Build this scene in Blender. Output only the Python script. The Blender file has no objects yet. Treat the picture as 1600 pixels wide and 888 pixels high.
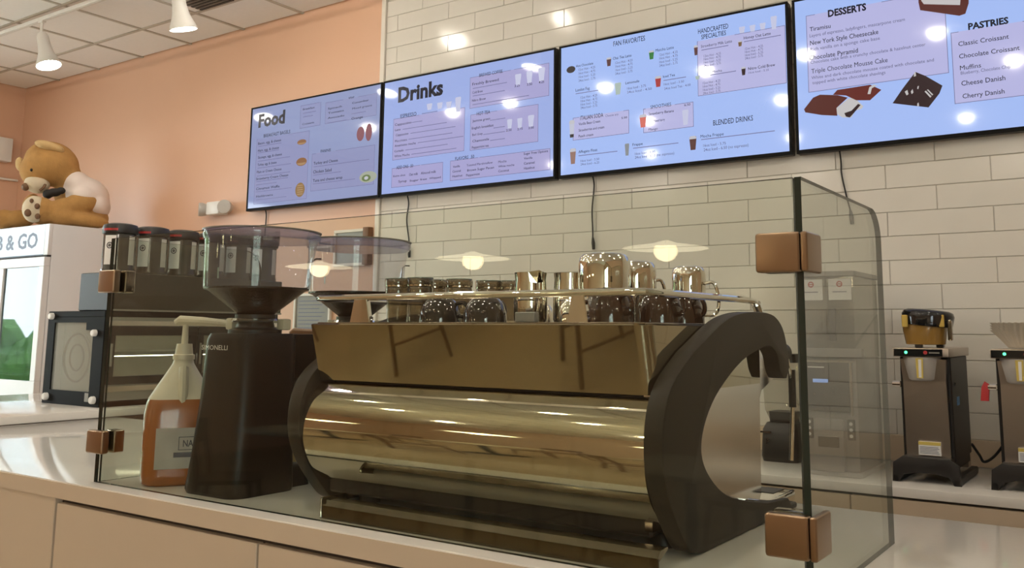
import bpy, bmesh, math, random
from math import sin, cos, pi, radians, atan2, sqrt
from mathutils import Vector, Matrix
random.seed(7)
scene = bpy.context.scene
COL = scene.collection

# ---------------------------------------------------------------- camera
YAW, PITCH, ROLL = -0.5874, 0.1401, 0.0064
FPX, PPX, PPY = 1410.1, 856.3, 318.8          # focal length and principal point for a 1600x888 frame
fwd = Vector((sin(YAW)*cos(PITCH), cos(YAW)*cos(PITCH), sin(PITCH)))
rgt0 = Vector((cos(YAW), -sin(YAW), 0)); up0 = rgt0.cross(fwd)
rgt = cos(ROLL)*rgt0 + sin(ROLL)*up0; upv = -sin(ROLL)*rgt0 + cos(ROLL)*up0
cam = bpy.data.cameras.new('camera'); cam_ob = bpy.data.objects.new('camera', cam); COL.objects.link(cam_ob)
cam.sensor_fit = 'HORIZONTAL'; cam.sensor_width = 36.0; cam.lens = 36.0*FPX/1600
cam.shift_x = -(PPX-800)/1600; cam.shift_y = (PPY-444)/1600
cam.clip_start = 0.02; cam.clip_end = 300
M = Matrix((rgt, upv, -fwd)).transposed().to_4x4(); M.translation = Vector((0, 0, 1.5))
cam_ob.matrix_world = M
scene.camera = cam_ob

# ---------------------------------------------------------------- view, sky
vs = scene.view_settings
vs.view_transform = 'Standard'; vs.look = 'None'; vs.gamma = 1.0; vs.use_curve_mapping = False
vs.exposure = 0.0
world = bpy.data.worlds.new('sky'); scene.world = world; world.use_nodes = True
nt = world.node_tree; nt.nodes.clear()
wo = nt.nodes.new('ShaderNodeOutputWorld'); bg = nt.nodes.new('ShaderNodeBackground')
bg.inputs[0].default_value = (0.86, 0.94, 1.0, 1); bg.inputs[1].default_value = 10.0      # overcast daylight
nt.links.new(bg.outputs[0], wo.inputs[0])

# strengths of the room's own lamps (used in their builders below)
DOWNLIGHT = 128.0
SPOT_BULB = 60.0
PENDANT_BULB = 38.0
SCREEN_GAIN = 0.95

# ---------------------------------------------------------------- materials
MAT = {}
def mat(name, col, rough=0.5, metal=0.0, noise=0.0, nscale=8.0, bump=0.0, bscale=60.0, spec=0.5, coat=0.0, emit=None, estr=0.0, col2=None, stretch=None, trans=0.0):
    m = bpy.data.materials.new(name); m.use_nodes = True; MAT[name] = m
    n = m.node_tree.nodes; L = m.node_tree.links; p = n['Principled BSDF']
    p.inputs['Base Color'].default_value = (*col, 1); p.inputs['Roughness'].default_value = rough
    p.inputs['Metallic'].default_value = metal; p.inputs['Specular IOR Level'].default_value = spec
    p.inputs['Coat Weight'].default_value = coat; p.inputs['Coat Roughness'].default_value = 0.05
    p.inputs['Transmission Weight'].default_value = trans
    if emit: p.inputs['Emission Color'].default_value = (*emit, 1); p.inputs['Emission Strength'].default_value = estr
    if noise or bump:
        tc = n.new('ShaderNodeTexCoord'); mp = n.new('ShaderNodeMapping'); L.new(tc.outputs['Object'], mp.inputs[0])
        if stretch: mp.inputs['Scale'].default_value = stretch
        if noise:
            t = n.new('ShaderNodeTexNoise'); t.inputs['Scale'].default_value = nscale; t.inputs['Detail'].default_value = 4; L.new(mp.outputs[0], t.inputs[0])
            r = n.new('ShaderNodeMix'); r.data_type = 'RGBA'
            c2 = col2 or tuple(c*(1-noise) for c in col)
            r.inputs[6].default_value = (*col, 1); r.inputs[7].default_value = (*c2, 1)
            L.new(t.outputs[0], r.inputs[0]); L.new(r.outputs[2], p.inputs['Base Color'])
        if bump:
            t2 = n.new('ShaderNodeTexNoise'); t2.inputs['Scale'].default_value = bscale; t2.inputs['Detail'].default_value = 3; L.new(mp.outputs[0], t2.inputs[0])
            b = n.new('ShaderNodeBump'); b.inputs['Strength'].default_value = bump; b.inputs['Distance'].default_value = 0.004
            L.new(t2.outputs[0], b.inputs['Height']); L.new(b.outputs[0], p.inputs['Normal'])
    return m
def clear_mat(name, tint, ior=1.45, rough=0.0, body=0.0, bodycol=(1, 1, 1)):
    """thin clear sheet: tinted transmission plus Fresnel reflection (plus a little haze of its own)"""
    m = bpy.data.materials.new(name); m.use_nodes = True; MAT[name] = m
    n = m.node_tree.nodes; L = m.node_tree.links; n.remove(n['Principled BSDF']); o = n['Material Output']
    tr = n.new('ShaderNodeBsdfTransparent'); tr.inputs[0].default_value = (*tint, 1)
    gl = n.new('ShaderNodeBsdfGlossy'); gl.inputs['Roughness'].default_value = rough
    f0 = ((ior-1)/(ior+1))**2                      # Schlick Fresnel, the same from both sides of the sheet
    lw = n.new('ShaderNodeLayerWeight'); lw.inputs[0].default_value = 0.5
    pw = n.new('ShaderNodeMath'); pw.operation = 'POWER'; pw.inputs[1].default_value = 5.0; L.new(lw.outputs['Facing'], pw.inputs[0])
    ma = n.new('ShaderNodeMath'); ma.operation = 'MULTIPLY_ADD'; ma.inputs[1].default_value = 1-f0; ma.inputs[2].default_value = f0; L.new(pw.outputs[0], ma.inputs[0])
    mx = n.new('ShaderNodeMixShader'); L.new(ma.outputs[0], mx.inputs[0])
    if body:
        df = n.new('ShaderNodeBsdfDiffuse'); df.inputs[0].default_value = (*bodycol, 1)
        m2 = n.new('ShaderNodeMixShader'); m2.inputs[0].default_value = body
        L.new(tr.outputs[0], m2.inputs[1]); L.new(df.outputs[0], m2.inputs[2]); L.new(m2.outputs[0], mx.inputs[1])
    else: L.new(tr.outputs[0], mx.inputs[1])
    L.new(gl.outputs[0], mx.inputs[2]); L.new(mx.outputs[0], o.inputs[0])
    return m
def glow(name, col, s):
    m = bpy.data.materials.new(name); m.use_nodes = True; MAT[name] = m
    n = m.node_tree.nodes; n.remove(n['Principled BSDF']); e = n.new('ShaderNodeEmission')
    e.inputs[0].default_value = (*col, 1); e.inputs[1].default_value = s
    m.node_tree.links.new(e.outputs[0], n['Material Output'].inputs[0]); return m
mat('pink_paint', (0.72, 0.445, 0.30), 0.42, noise=0.06, nscale=2, bump=0.08, bscale=120)
mat('white_tile', (0.72, 0.69, 0.62), 0.14, noise=0.05, nscale=5, bump=0.03, bscale=9)
mat('grout', (0.50, 0.465, 0.405), 0.9)
mat('trim_white', (0.75, 0.70, 0.62), 0.35)
mat('ceiling_tile', (0.88, 0.86, 0.82), 0.9, noise=0.06, nscale=30, bump=0.3, bscale=180)
mat('ceiling_grid', (0.50, 0.46, 0.39), 0.6)
mat('floor_vinyl', (0.40, 0.30, 0.185), 0.38, noise=0.25, nscale=3, stretch=(1, 6, 1))
mat('far_wall', (0.56, 0.40, 0.28), 0.6)
mat('quartz', (0.70, 0.66, 0.60), 0.09, noise=0.05, nscale=60)
mat('cabinet', (0.54, 0.43, 0.31), 0.36, noise=0.04, nscale=3)
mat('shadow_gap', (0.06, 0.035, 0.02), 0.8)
mat('steel_polished', (0.60, 0.54, 0.43), 0.045, metal=1)
mat('steel_mirror', (0.80, 0.76, 0.68), 0.02, metal=1)
mat('steel_panel', (0.46, 0.39, 0.28), 0.03, metal=1)  # darkened copy of the steel, standing for the shadowed floor it mirrors
mat('steel_side', (0.70, 0.64, 0.60), 0.16, metal=1)
mat('steel_brushed', (0.52, 0.45, 0.37), 0.30, metal=1, bump=0.15, bscale=40, stretch=(1, 1, 30))
mat('steel_dark', (0.30, 0.26, 0.20), 0.12, metal=1)
mat('trough_steel', (0.12, 0.09, 0.05), 0.22, metal=1)
mat('chrome', (0.86, 0.84, 0.80), 0.04, metal=1)
mat('nickel', (0.29, 0.20, 0.125), 0.30, metal=1)  # brown in the base colour stands for wood mirrored in the clamps
mat('black_satin', (0.014, 0.011, 0.009), 0.42)
mat('machine_black', (0.028, 0.021, 0.015), 0.50, spec=0.3, bump=0.05, bscale=300)
mat('black_gloss', (0.01, 0.01, 0.01), 0.08)
mat('case_frame', (0.006, 0.006, 0.006), 0.6, spec=0.12)
mat('black_matte', (0.015, 0.013, 0.012), 0.8)
mat('grinder_black', (0.010, 0.008, 0.006), 0.38, spec=0.22)
mat('beans_dark', (0.035, 0.022, 0.014), 0.25, noise=0.6, nscale=90, bump=0.6, bscale=140)
mat('white_plastic', (0.74, 0.72, 0.68), 0.35)
mat('cream_plastic', (0.62, 0.55, 0.42), 0.4)
mat('brown_plastic', (0.16, 0.07, 0.03), 0.4)
mat('lamp_white', (0.70, 0.68, 0.63), 0.45)
mat('fridge_white', (0.66, 0.65, 0.65), 0.35)
mat('fridge_sign', (0.42, 0.48, 0.55), 0.25, emit=(0.55, 0.70, 0.88), estr=0.18)
mat('sign_letter', (0.10, 0.12, 0.18), 0.5)
mat('print_dark', (0.01, 0.01, 0.02), 0.3)
mat('print_grey', (0.10, 0.10, 0.16), 0.4)
mat('paper', (0.72, 0.70, 0.66), 0.7)
mat('paper_label', (0.55, 0.50, 0.44), 0.6, noise=0.5, nscale=14)
mat('yellow_print', (0.60, 0.45, 0.10), 0.6)
mat('red_print', (0.45, 0.03, 0.03), 0.5)
mat('blue_print', (0.10, 0.30, 0.55), 0.5)
mat('gold_plastic', (0.30, 0.17, 0.04), 0.15, coat=0.5)
mat('yellow_plastic', (0.55, 0.38, 0.08), 0.35)
mat('grey_plastic', (0.24, 0.22, 0.20), 0.4)
mat('grinder_grey', (0.20, 0.18, 0.165), 0.38)
mat('bin_plastic', (0.46, 0.43, 0.39), 0.3)
mat('case_dark', (0.035, 0.032, 0.024), 0.22)
mat('case_blue', (0.035, 0.042, 0.05), 0.45)
mat('case_grey', (0.21, 0.20, 0.17), 0.4)
mat('case_inside', (0.62, 0.58, 0.50), 0.5)
mat('shelf_grey', (0.30, 0.31, 0.29), 0.3)
mat('jar_body', (0.045, 0.04, 0.03), 0.18)
mat('plush', (0.50, 0.27, 0.085), 0.95, noise=0.35, nscale=18, bump=0.7, bscale=90)
mat('plush_light', (0.62, 0.42, 0.19), 0.95, noise=0.2, nscale=18, bump=0.6, bscale=90)
mat('plush_cream', (0.66, 0.56, 0.40), 0.95, noise=0.15, nscale=18, bump=0.6, bscale=90)
mat('plush_brown', (0.14, 0.07, 0.03), 0.6)
mat('shirt', (0.74, 0.64, 0.58), 0.9, bump=0.4, bscale=14)
mat('syrup', (0.30, 0.085, 0.012), 0.25, coat=0.4)
mat('syrup_pale', (0.40, 0.33, 0.17), 0.3)
mat('jug_plastic', (0.56, 0.50, 0.38), 0.35)
mat('cup_brown', (0.045, 0.018, 0.010), 0.06, coat=0.6)
mat('cup_dark', (0.05, 0.04, 0.035), 0.08, metal=0.4, coat=0.5)
mat('wood', (0.22, 0.12, 0.055), 0.4, noise=0.4, nscale=4, stretch=(1, 1, 8))
mat('table_top', (0.50, 0.42, 0.30), 0.35)
mat('foliage', (0.16, 0.34, 0.09), 0.9, noise=0.5, nscale=6)
mat('paving', (0.55, 0.55, 0.52), 0.9)
mat('cable', (0.01, 0.01, 0.01), 0.5)
mat('glass_edge', (0.012, 0.022, 0.016), 0.12)
mat('glass_rim', (0.20, 0.24, 0.20), 0.1, spec=0.8)
mat('filter_paper', (0.62, 0.55, 0.44), 0.9)
clear_mat('pane', (0.91, 0.93, 0.89), 1.30)
clear_mat('side_pane', (0.90, 0.92, 0.88), 1.35, body=0.05, bodycol=(.6, .6, .5))
clear_mat('tumbler_glass', (0.74, 0.68, 0.58), 2.1, rough=0.03, body=0.04, bodycol=(.5, .45, .38))
clear_mat('hopper_clear', (0.86, 0.86, 0.90), 1.5, rough=0.01, body=0.05, bodycol=(.7, .7, .8))
clear_mat('lid_clear', (0.72, 0.71, 0.84), 1.5, body=0.16, bodycol=(.45, .45, .62))
clear_mat('bin_clear', (0.62, 0.60, 0.56), 1.45, body=0.10, bodycol=(.6, .56, .5))
clear_mat('jar_clear', (0.86, 0.85, 0.82), 1.5, rough=0.02, body=0.03)
clear_mat('window_glass', (0.95, 0.97, 0.96), 1.45)
clear_mat('fridge_glass', (0.35, 0.45, 0.46), 1.9, rough=0.02)
clear_mat('oven_glass', (0.80, 0.80, 0.76), 1.5, rough=0.02, body=0.06, bodycol=(.7, .7, .66))
clear_mat('end_glass', (0.75, 0.76, 0.72), 1.6, rough=0.02, body=0.30, bodycol=(.62, .66, .60))  # pale body colour stands in for a bright reflection on the pane
glow('downlight_glow', (1.0, 0.915, 0.785), DOWNLIGHT)
glow('spot_glow', (1.0, 0.94, 0.84), SPOT_BULB)
glow('pendant_glow', (1.0, 0.80, 0.48), PENDANT_BULB)
glow('shade_glow', (1.0, 0.86, 0.60), PENDANT_BULB*0.32)
glow('case_fill_glow', (1.0, 0.90, 0.72), 16.0)
glow('led_green', (0.1, 1.0, 0.35), 3); glow('led_blue', (0.25, 0.4, 1.0), 3); glow('lcd_blue', (0.35, 0.5, 0.95), 0.9); glow('led_red', (1, .05, .03), 1)
def screen_mat(name, c, s, rough=0.055):
    return mat(name, (0.01, 0.01, 0.012), rough, spec=0.14 if name.startswith(('ink', 'pic')) else 0.38, emit=c, estr=s*SCREEN_GAIN)

# ---------------------------------------------------------------- mesh helpers
WLOC = {}
def merge(bm, t):
    me = bpy.data.meshes.new('t'); t.to_mesh(me); t.free(); bm.from_mesh(me); bpy.data.meshes.remove(me)
def box(bm, lo, hi, bev=0.0, seg=2, mtx=None):
    t = bmesh.new(); bmesh.ops.create_cube(t, size=1)
    c = [(a+b)/2 for a, b in zip(lo, hi)]; s = [abs(b-a) for a, b in zip(lo, hi)]
    for v in t.verts: v.co = Vector((v.co.x*s[0]+c[0], v.co.y*s[1]+c[1], v.co.z*s[2]+c[2]))
    if bev: bmesh.ops.bevel(t, geom=t.edges[:], offset=min(bev, min(s)*0.49), segments=seg, affect='EDGES', profile=0.6)
    if mtx: bmesh.ops.transform(t, matrix=mtx, verts=t.verts[:])
    merge(bm, t); return bm
def loft(bm, rings, cap=True, closed=True):
    R = [[bm.verts.new(p) for p in r] for r in rings]; n = len(R[0])
    for a, b in zip(R, R[1:]):
        for i in range(n if closed else n-1):
            j = (i+1) % n; bm.faces.new((a[i], a[j], b[j], b[i]))
    if cap and closed: bm.faces.new(R[0][::-1]); bm.faces.new(R[-1])
    return bm
def lathe(bm, prof, c=(0, 0, 0), seg=28, axis='z', cap=True, mtx=None):
    rings = []
    for r, h in prof:
        ring = []
        for i in range(seg):
            a = 2*pi*i/seg; p = (r*cos(a), r*sin(a), h)
            if axis == 'x': p = (p[2], p[0], p[1])
            elif axis == 'y': p = (p[1], p[2], p[0])
            p = Vector(p)
            if mtx: p = mtx @ p
            ring.append(p+Vector(c))
        rings.append(ring)
    return loft(bm, rings, cap)
def tube(bm, pts, r, seg=8, cap=True):
    pts = [Vector(p) for p in pts]; rings = []; nrm = None
    for i, p in enumerate(pts):
        d = (pts[min(i+1, len(pts)-1)]-pts[max(i-1, 0)]).normalized()
        if nrm is None:
            nrm = d.orthogonal().normalized()
        nrm = (nrm-d*nrm.dot(d)).normalized(); b = d.cross(nrm)
        rr = r[i] if isinstance(r, (list, tuple)) else r
        rings.append([p+rr*(cos(2*pi*k/seg)*nrm+sin(2*pi*k/seg)*b) for k in range(seg)])
    return loft(bm, rings, cap)
def prism(bm, poly, axis, a, b, bev=0.0, seg=2):
    """2-D outline extruded from a to b along an axis; outline axes are the other two in xyz order"""
    t = bmesh.new()
    def P(q, h):
        if axis == 'x': return (h, q[0], q[1])
        if axis == 'y': return (q[0], h, q[1])
        return (q[0], q[1], h)
    A = [t.verts.new(P(q, a)) for q in poly]; B_ = [t.verts.new(P(q, b)) for q in poly]; n = len(poly)
    f1 = t.faces.new(A); f2 = t.faces.new(B_[::-1])
    for i in range(n): t.faces.new((A[i], B_[i], B_[(i+1) % n], A[(i+1) % n]))
    bmesh.ops.recalc_face_normals(t, faces=t.faces[:])
    if bev:
        es = list(f1.edges)+list(f2.edges)
        bmesh.ops.bevel(t, geom=es, offset=bev, segments=seg, affect='EDGES', profile=0.6)
    merge(bm, t); return bm
def rrect(cx, cy, hx, hy, r, z, n=5):
    out = []
    for sx, sy, a0 in ((1, 1, 0), (-1, 1, pi/2), (-1, -1, pi), (1, -1, 3*pi/2)):
        for k in range(n+1):
            a = a0+pi/2*k/n; out.append((cx+sx*(hx-r)+r*cos(a), cy+sy*(hy-r)+r*sin(a), z))
    return out
def ellip(bm, c, r, seg=24, rings=14, rot=None):
    t = bmesh.new(); bmesh.ops.create_uvsphere(t, u_segments=seg, v_segments=rings, radius=1)
    m = Matrix.Translation(Vector(c)) @ (rot.to_4x4() if rot else Matrix()) @ Matrix.Diagonal((*r, 1))
    bmesh.ops.transform(t, matrix=m, verts=t.verts[:]); merge(bm, t); return bm
def catmull(pts, n=6):
    out = []; P = [Vector(p) for p in pts]; P = [2*P[0]-P[1]]+P+[2*P[-1]-P[-2]]
    for i in range(1, len(P)-2):
        for k in range(n):
            t = k/n
            out.append(0.5*((2*P[i])+(P[i+1]-P[i-1])*t+(2*P[i-1]-5*P[i]+4*P[i+1]-P[i+2])*t*t+(3*P[i]-P[i-1]-3*P[i+1]+P[i+2])*t**3))
    out.append(P[-2]); return out
def obj(name, bm, m, parent=None, loc=None, smooth=35, recalc=True):
    """one mesh object from a bmesh given in world coordinates (or parent-local if the parent is rotated)"""
    if recalc: bmesh.ops.recalc_face_normals(bm, faces=bm.faces[:])
    base = WLOC.get(parent.name, Vector()) if parent else (Vector(loc) if loc is not None else Vector())
    if loc is not None or parent: 
        for v in bm.verts: v.co -= base
    me = bpy.data.meshes.new(name); bm.to_mesh(me); bm.free()
    ms = m if isinstance(m, (list, tuple)) else [m]
    for k in ms: me.materials.append(MAT[k] if isinstance(k, str) else k)
    if smooth:
        me.shade_smooth(); me.set_sharp_from_angle(angle=radians(smooth))
    o = bpy.data.objects.new(name, me); COL.objects.link(o)
    if parent: o.parent = parent
    elif loc is not None: o.location = loc
    WLOC[o.name] = base if parent else (Vector(loc) if loc is not None else Vector())
    return o
def tag(o, label=None, cat=None, group=None, kind=None):
    if label: o['label'] = label
    if cat: o['category'] = cat
    if group: o['group'] = group
    if kind: o['kind'] = kind
    return o
def thing(name, label, cat, loc, group=None, rotz=0.0):
    o = bpy.data.objects.new(name, None); COL.objects.link(o); o.location = loc; o.rotation_euler = (0, 0, rotz)
    o.empty_display_size = 0.05
    WLOC[o.name] = Vector(loc) if not rotz else Vector()
    return tag(o, label, cat, group)
def struct(name, bm, m, parent=None, smooth=35):
    o = obj(name, bm, m, parent, smooth=smooth)
    if not parent: o['kind'] = 'structure'
    return o
def dup(root, loc, label, rotz=None):
    r = root.copy(); COL.objects.link(r); r.location = loc
    if rotz is not None: r.rotation_euler = (0, 0, rotz)
    r['label'] = label
    for ch in list(root.children):
        c = ch.copy(); COL.objects.link(c); c.parent = r
        for g in list(ch.children):
            d = g.copy(); COL.objects.link(d); d.parent = c
    return r
def B(): return bmesh.new()
def text_bm(bm, s, x, y, z, w=None, h=0.02, bold=0.0, flip=None, place=None):
    """flat lettering: lower-left at (x, z), facing -y, scaled to width w and cap height h"""
    cu = bpy.data.curves.new('txt', 'FONT'); cu.body = s; cu.resolution_u = 2; cu.offset = 0.0 if 'M' in s else bold
    ob = bpy.data.objects.new('txt', cu); COL.objects.link(ob)
    me = bpy.data.meshes.new_from_object(ob.evaluated_get(bpy.context.evaluated_depsgraph_get()))
    bpy.data.objects.remove(ob); bpy.data.curves.remove(cu)
    if not me.vertices: return
    xs = [v.co.x for v in me.vertices]; x0, x1 = min(xs), max(xs)
    sy = h/0.69; sx = (w/(x1-x0)) if w else sy
    for v in me.vertices:
        a, b = (v.co.x-x0)*sx, v.co.y*sy
        v.co = place(a, b) if place else (x+a, y, z+b)
    bm.from_mesh(me); bpy.data.meshes.remove(me)

# ================================================================ the room
CEIL = 3.96; YW = 4.6; XL = -9.6; XR = 3.6; YF = -6.2
b = B(); box(b, (XL-.1, YF-.1, -.12), (XR+.1, YW+.1, 0)); struct('floor', b, 'floor_vinyl')
# back wall: pink on the left, white running-bond tiles on the right
b = B(); box(b, (XL-.1, YW, 0), (-4.49, YW+.12, CEIL+.1)); struct('wall_back', b, 'pink_paint')
b = B(); box(b, (-4.49, YW-.002, 0), (XR+.1, YW+.12, CEIL+.1)); wt = struct('wall_back', b, 'grout')
RP, BL, Z0 = 0.1185, 0.4735, 2.2065
zrows = [Z0+RP*k for k in range(-11, 16)]
bmx = {}
def brick_mesh(w, h):
    key = (round(w, 3), round(h, 3))
    if key not in bmx:
        t = B(); box(t, (0, -.006, 0), (w, 0, h), 0.002, 1)
        me = bpy.data.meshes.new('brick'); t.to_mesh(me); t.free(); me.materials.append(MAT['white_tile']); bmx[key] = me
    return bmx[key]
rest = B()
J0 = -1.052
for k, z in enumerate(zrows):
    if z > CEIL-.02: continue
    odd = (k-11) % 2
    x = J0+(0.232 if odd else 0)+BL*20
    while x > -4.5:
        x -= BL
        xa, xb = max(x, -4.472), min(x+BL, XR)
        if xb-xa < 0.03: continue
        h = min(RP, CEIL-z)-.003; w = xb-xa-.003
        if z < 0.80: continue
        vis = xa < 0.25 and not (z < 1.3 and xb < -1.9)
        if vis:
            o = bpy.data.objects.new('brick', brick_mesh(w, h)); COL.objects.link(o); o.parent = wt
            o.location = (xa+.002, YW-.001+random.uniform(-.0006, .0006), z+.002); o.rotation_euler = (random.uniform(-.002, .002), 0, random.uniform(-.002, .002))
        else:
            box(rest, (xa+.002, YW-.010, z+.002), (xa+.002+w, YW-.001, z+.002+h))
o = obj('brick_field', rest, 'white_tile', wt); o['kind'] = 'stuff'
b = B(); box(b, (-4.515, YW-.022, 0), (-4.475, YW+.01, CEIL), 0.004); struct('trim_1', b, 'trim_white')
b = B(); box(b, (-3.9, YW-.032, .905), (XR, YW-.008, 1.023), 0.002); struct('baseboard_back', b, 'cabinet')
# left wall with a large shop window, plain front wall, right wall with an added unseen window
def wall_with_openings(name, axis, pos, lo, hi, ops, m):
    b = B(); us = sorted(set([lo, hi]+[q for o_ in ops for q in o_[:2]]))
    for u0, u1 in zip(us, us[1:]):
        op = [o_ for o_ in ops if o_[0] <= u0 and o_[1] >= u1]
        spans = [(0, op[0][2]), (op[0][3], CEIL+.1)] if op else [(0, CEIL+.1)]
        for z0, z1 in spans:
            if z1-z0 < .01: continue
            if axis == 'x': box(b, (pos[0], u0, z0), (pos[1], u1, z1))
            else: box(b, (u0, pos[0], z0), (u1, pos[1], z1))
    return struct(name, b, m)
WL = [(0.2, 3.3, 0.30, 3.2)]
wall_with_openings('wall_left', 'x', (XL-.12, XL), YF, YW, WL, 'pink_paint')
b = B(); box(b, (XL, YF-.12, 0), (XR, YF, CEIL+.1)); struct('wall_front', b, 'far_wall')
WR = [(-5.6, -2.6, 0.30, 3.2)]  # unseen window added to bring daylight onto the ceiling
wall_with_openings('wall_right', 'x', (XR, XR+.12), YF, YW, WR, 'far_wall')
def window(n, axis, p, u0, u1, z0, z1):
    def bx(b, a0, a1, h0, h1, d0, d1):
        if axis == 'x': box(b, (p+d0, a0, h0), (p+d1, a1, h1), .004, 1)
        else: box(b, (a0, p+d0, h0), (a1, p+d1, h1), .004, 1)
    root = bpy.data.objects.new('window_%d' % n, None); COL.objects.link(root); root['kind'] = 'structure'
    f = B()
    bx(f, u0, u0+.06, z0, z1, -.09, -.02); bx(f, u1-.06, u1, z0, z1, -.09, -.02); bx(f, u0+.06, u1-.06, z0, z0+.07, -.09, -.02); bx(f, u0+.06, u1-.06, z1-.07, z1, -.09, -.02)
    m = (u0+u1)/2; bx(f, m-.025, m+.025, z0+.07, z1-.07, -.09, -.02)
    obj('window_frame', f, 'black_satin', root)
    for a0, a1 in ((u0+.06, m-.025), (m+.025, u1-.06)):
        f = B(); bx(f, a0, a1, z0+.07, z1-.07, -.058, -.052); obj('pane', f, 'window_glass', root)
for i, (u0, u1, z0, z1) in enumerate(WL): window(i+1, 'x', XL, u0, u1, z0, z1)
for i, (u0, u1, z0, z1) in enumerate(WR): window(i+2, 'x', XR+.11, u0, u1, z0, z1)
# daylight portals in the window openings (they only guide the sky's own light)
def portal(name, loc, rot, sx, sy):
    l = bpy.data.lights.new(name, 'AREA'); l.shape = 'RECTANGLE'; l.size = sx; l.size_y = sy
    l.cycles.is_portal = True
    o = bpy.data.objects.new(name, l); COL.objects.link(o); o.location = loc; o.rotation_euler = rot
for u0, u1, z0, z1 in WL: portal('window_daylight', (XL-.13, (u0+u1)/2, (z0+z1)/2), (0, -pi/2, 0), z1-z0, u1-u0)
for u0, u1, z0, z1 in WR: portal('window_daylight', (XR+.13, (u0+u1)/2, (z0+z1)/2), (0, pi/2, 0), z1-z0, u1-u0)
# ceiling: plenum slab, T-bar grid and lay-in tiles
b = B(); box(b, (XL-.1, YF-.1, CEIL+.03), (XR+.1, YW+.1, CEIL+.14)); ce = struct('ceiling', b, 'ceiling_tile')
GX, GY = 0.715, 0.662
xs = [-6.10+GX*k for k in range(-5, 15)]; ys = [4.137+GY*k for k in range(-16, 1)]
b = B()
for x in xs:
    if XL < x < XR: box(b, (x-.012, YF, CEIL-.004), (x+.012, YW, CEIL+.03))
for y in ys:
    if YF < y < YW: box(b, (XL, y-.012, CEIL-.0035), (XR, y+.012, CEIL+.03))
obj('grid_bar', b, 'ceiling_grid', ce)
xe = [XL]+[x for x in xs if XL < x < XR]+[XR]; ye = [YF]+[y for y in ys if YF < y < YW]+[YW]
rest = B(); tms = {}
for x0, x1 in zip(xe, xe[1:]):
    for y0, y1 in zip(ye, ye[1:]):
        lo = (x0+.013, y0+.013, CEIL+.004); hi = (x1-.013, y1-.013, CEIL+.028)
        if x1 < -4.6 and y0 > 2.5:
            key = (round(x1-x0, 3), round(y1-y0, 3))
            if key not in tms:
                t = B(); box(t, (0, 0, 0), (hi[0]-lo[0], hi[1]-lo[1], .022), .003, 1); me = bpy.data.meshes.new('ceiling_tile'); t.to_mesh(me); t.free(); me.materials.append(MAT['ceiling_tile']); tms[key] = me
            o = bpy.data.objects.new('ceiling_tile', tms[key]); COL.objects.link(o); o.parent = ce; o.location = lo
        else: box(rest, lo, hi)
o = obj('ceiling_tile_field', rest, 'ceiling_tile', ce); o['kind'] = 'stuff'

# outside: pavement and planting seen in reflections
b = B(); box(b, (-40, -40, -.3), (40, 30, -.14)); struct('ground', b, 'paving')
def bush(name, label, x, y, z, r, seed):
    rnd = random.Random(seed); b = B()
    for k in range(26):
        a = rnd.uniform(0, 2*pi); e = rnd.uniform(-.3, 1); q = rnd.uniform(.25, 1)*r
        t = bmesh.new(); bmesh.ops.create_icosphere(t, subdivisions=2, radius=rnd.uniform(.28, .5)*r)
        for v in t.verts: v.co = v.co*(1+rnd.uniform(-.14, .14))+Vector((x+q*cos(a)*.9, y+q*sin(a)*1.1, z+r+e*r*.8))
        merge(b, t)
    tube(b, [(x, y, z), (x, y, z+r)], r*.1)
    tag(obj(name, b, 'foliage', loc=(x, y, z), smooth=0), label, 'tree', 'planting outside the shop window')
bush('street_tree', 'round green tree outside, mirrored high in the drinks fridge door', -17.5, 2.0, -.14, 1.7, 3)
bush('hedge_bush', 'low green shrub outside, mirrored low in the drinks fridge door', -15.5, -0.6, -.14, 0.8, 5)

# ================================================================ lights of the room
def track(name, label, y, x0, x1):
    b = B(); box(b, (x0, y-.018, CEIL-.075), (x1, y+.018, CEIL-.045), .003, 1)
    box(b, (x0, y-.006, CEIL-.077), (x1, y+.006, CEIL-.070))
    t = thing(name, label, 'track light', ((x0+x1)/2, y, CEIL-.06)); obj('rail', b, 'lamp_white', t)
    for x in (x0+.3, x1-.3, (x0+x1)/2+.35):
        b = B(); box(b, (x-.03, y-.02, CEIL-.046), (x+.03, y+.02, CEIL-.004), .004, 1); obj('bracket', b, 'grey_plastic', t)
track('lighting_track', 'white lighting track hanging under the ceiling near the pink wall', 3.47, -8.9, -0.5)
def spot(label, x, y, lit, tilt):
    t = thing('track_spotlight', label, 'spotlight', (x, y, CEIL-.076), 'spotlights on the ceiling track')
    b = B(); tube(b, [(x, y, CEIL-.076), (x, y, CEIL-.17)], .012); box(b, (x-.03, y-.016, CEIL-.09), (x+.03, y+.016, CEIL-.074), .003, 1); obj('stem', b, 'lamp_white', t)
    m = Matrix.Rotation(tilt[1], 3, 'Y') @ Matrix.Rotation(tilt[0], 3, 'X')
    b = B(); lathe(b, [(.012, -.005), (.034, -.02), (.044, -.05), (.046, -.13), (.056, -.19), (.085, -.27), (.092, -.295), (.088, -.295), (.078, -.27)], (x, y, CEIL-.16), 28, mtx=m, cap=False); obj('shade', b, 'lamp_white', t)
    b = B(); lathe(b, [(.001, -.268), (.05, -.272), (.082, -.280), (.082, -.276)], (x, y, CEIL-.16), 24, mtx=m, cap=False); obj('bulb', b, 'spot_glow', t)
    return t
spot('white cone spotlight on the ceiling track, tilted, nearest the room corner', -7.09, 3.47, True, (0.12, -0.30))
spot('brightly glowing white cone spotlight hanging between corner spotlight and menu screens', -5.35, 3.47, True, (0.25, -0.02))
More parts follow.
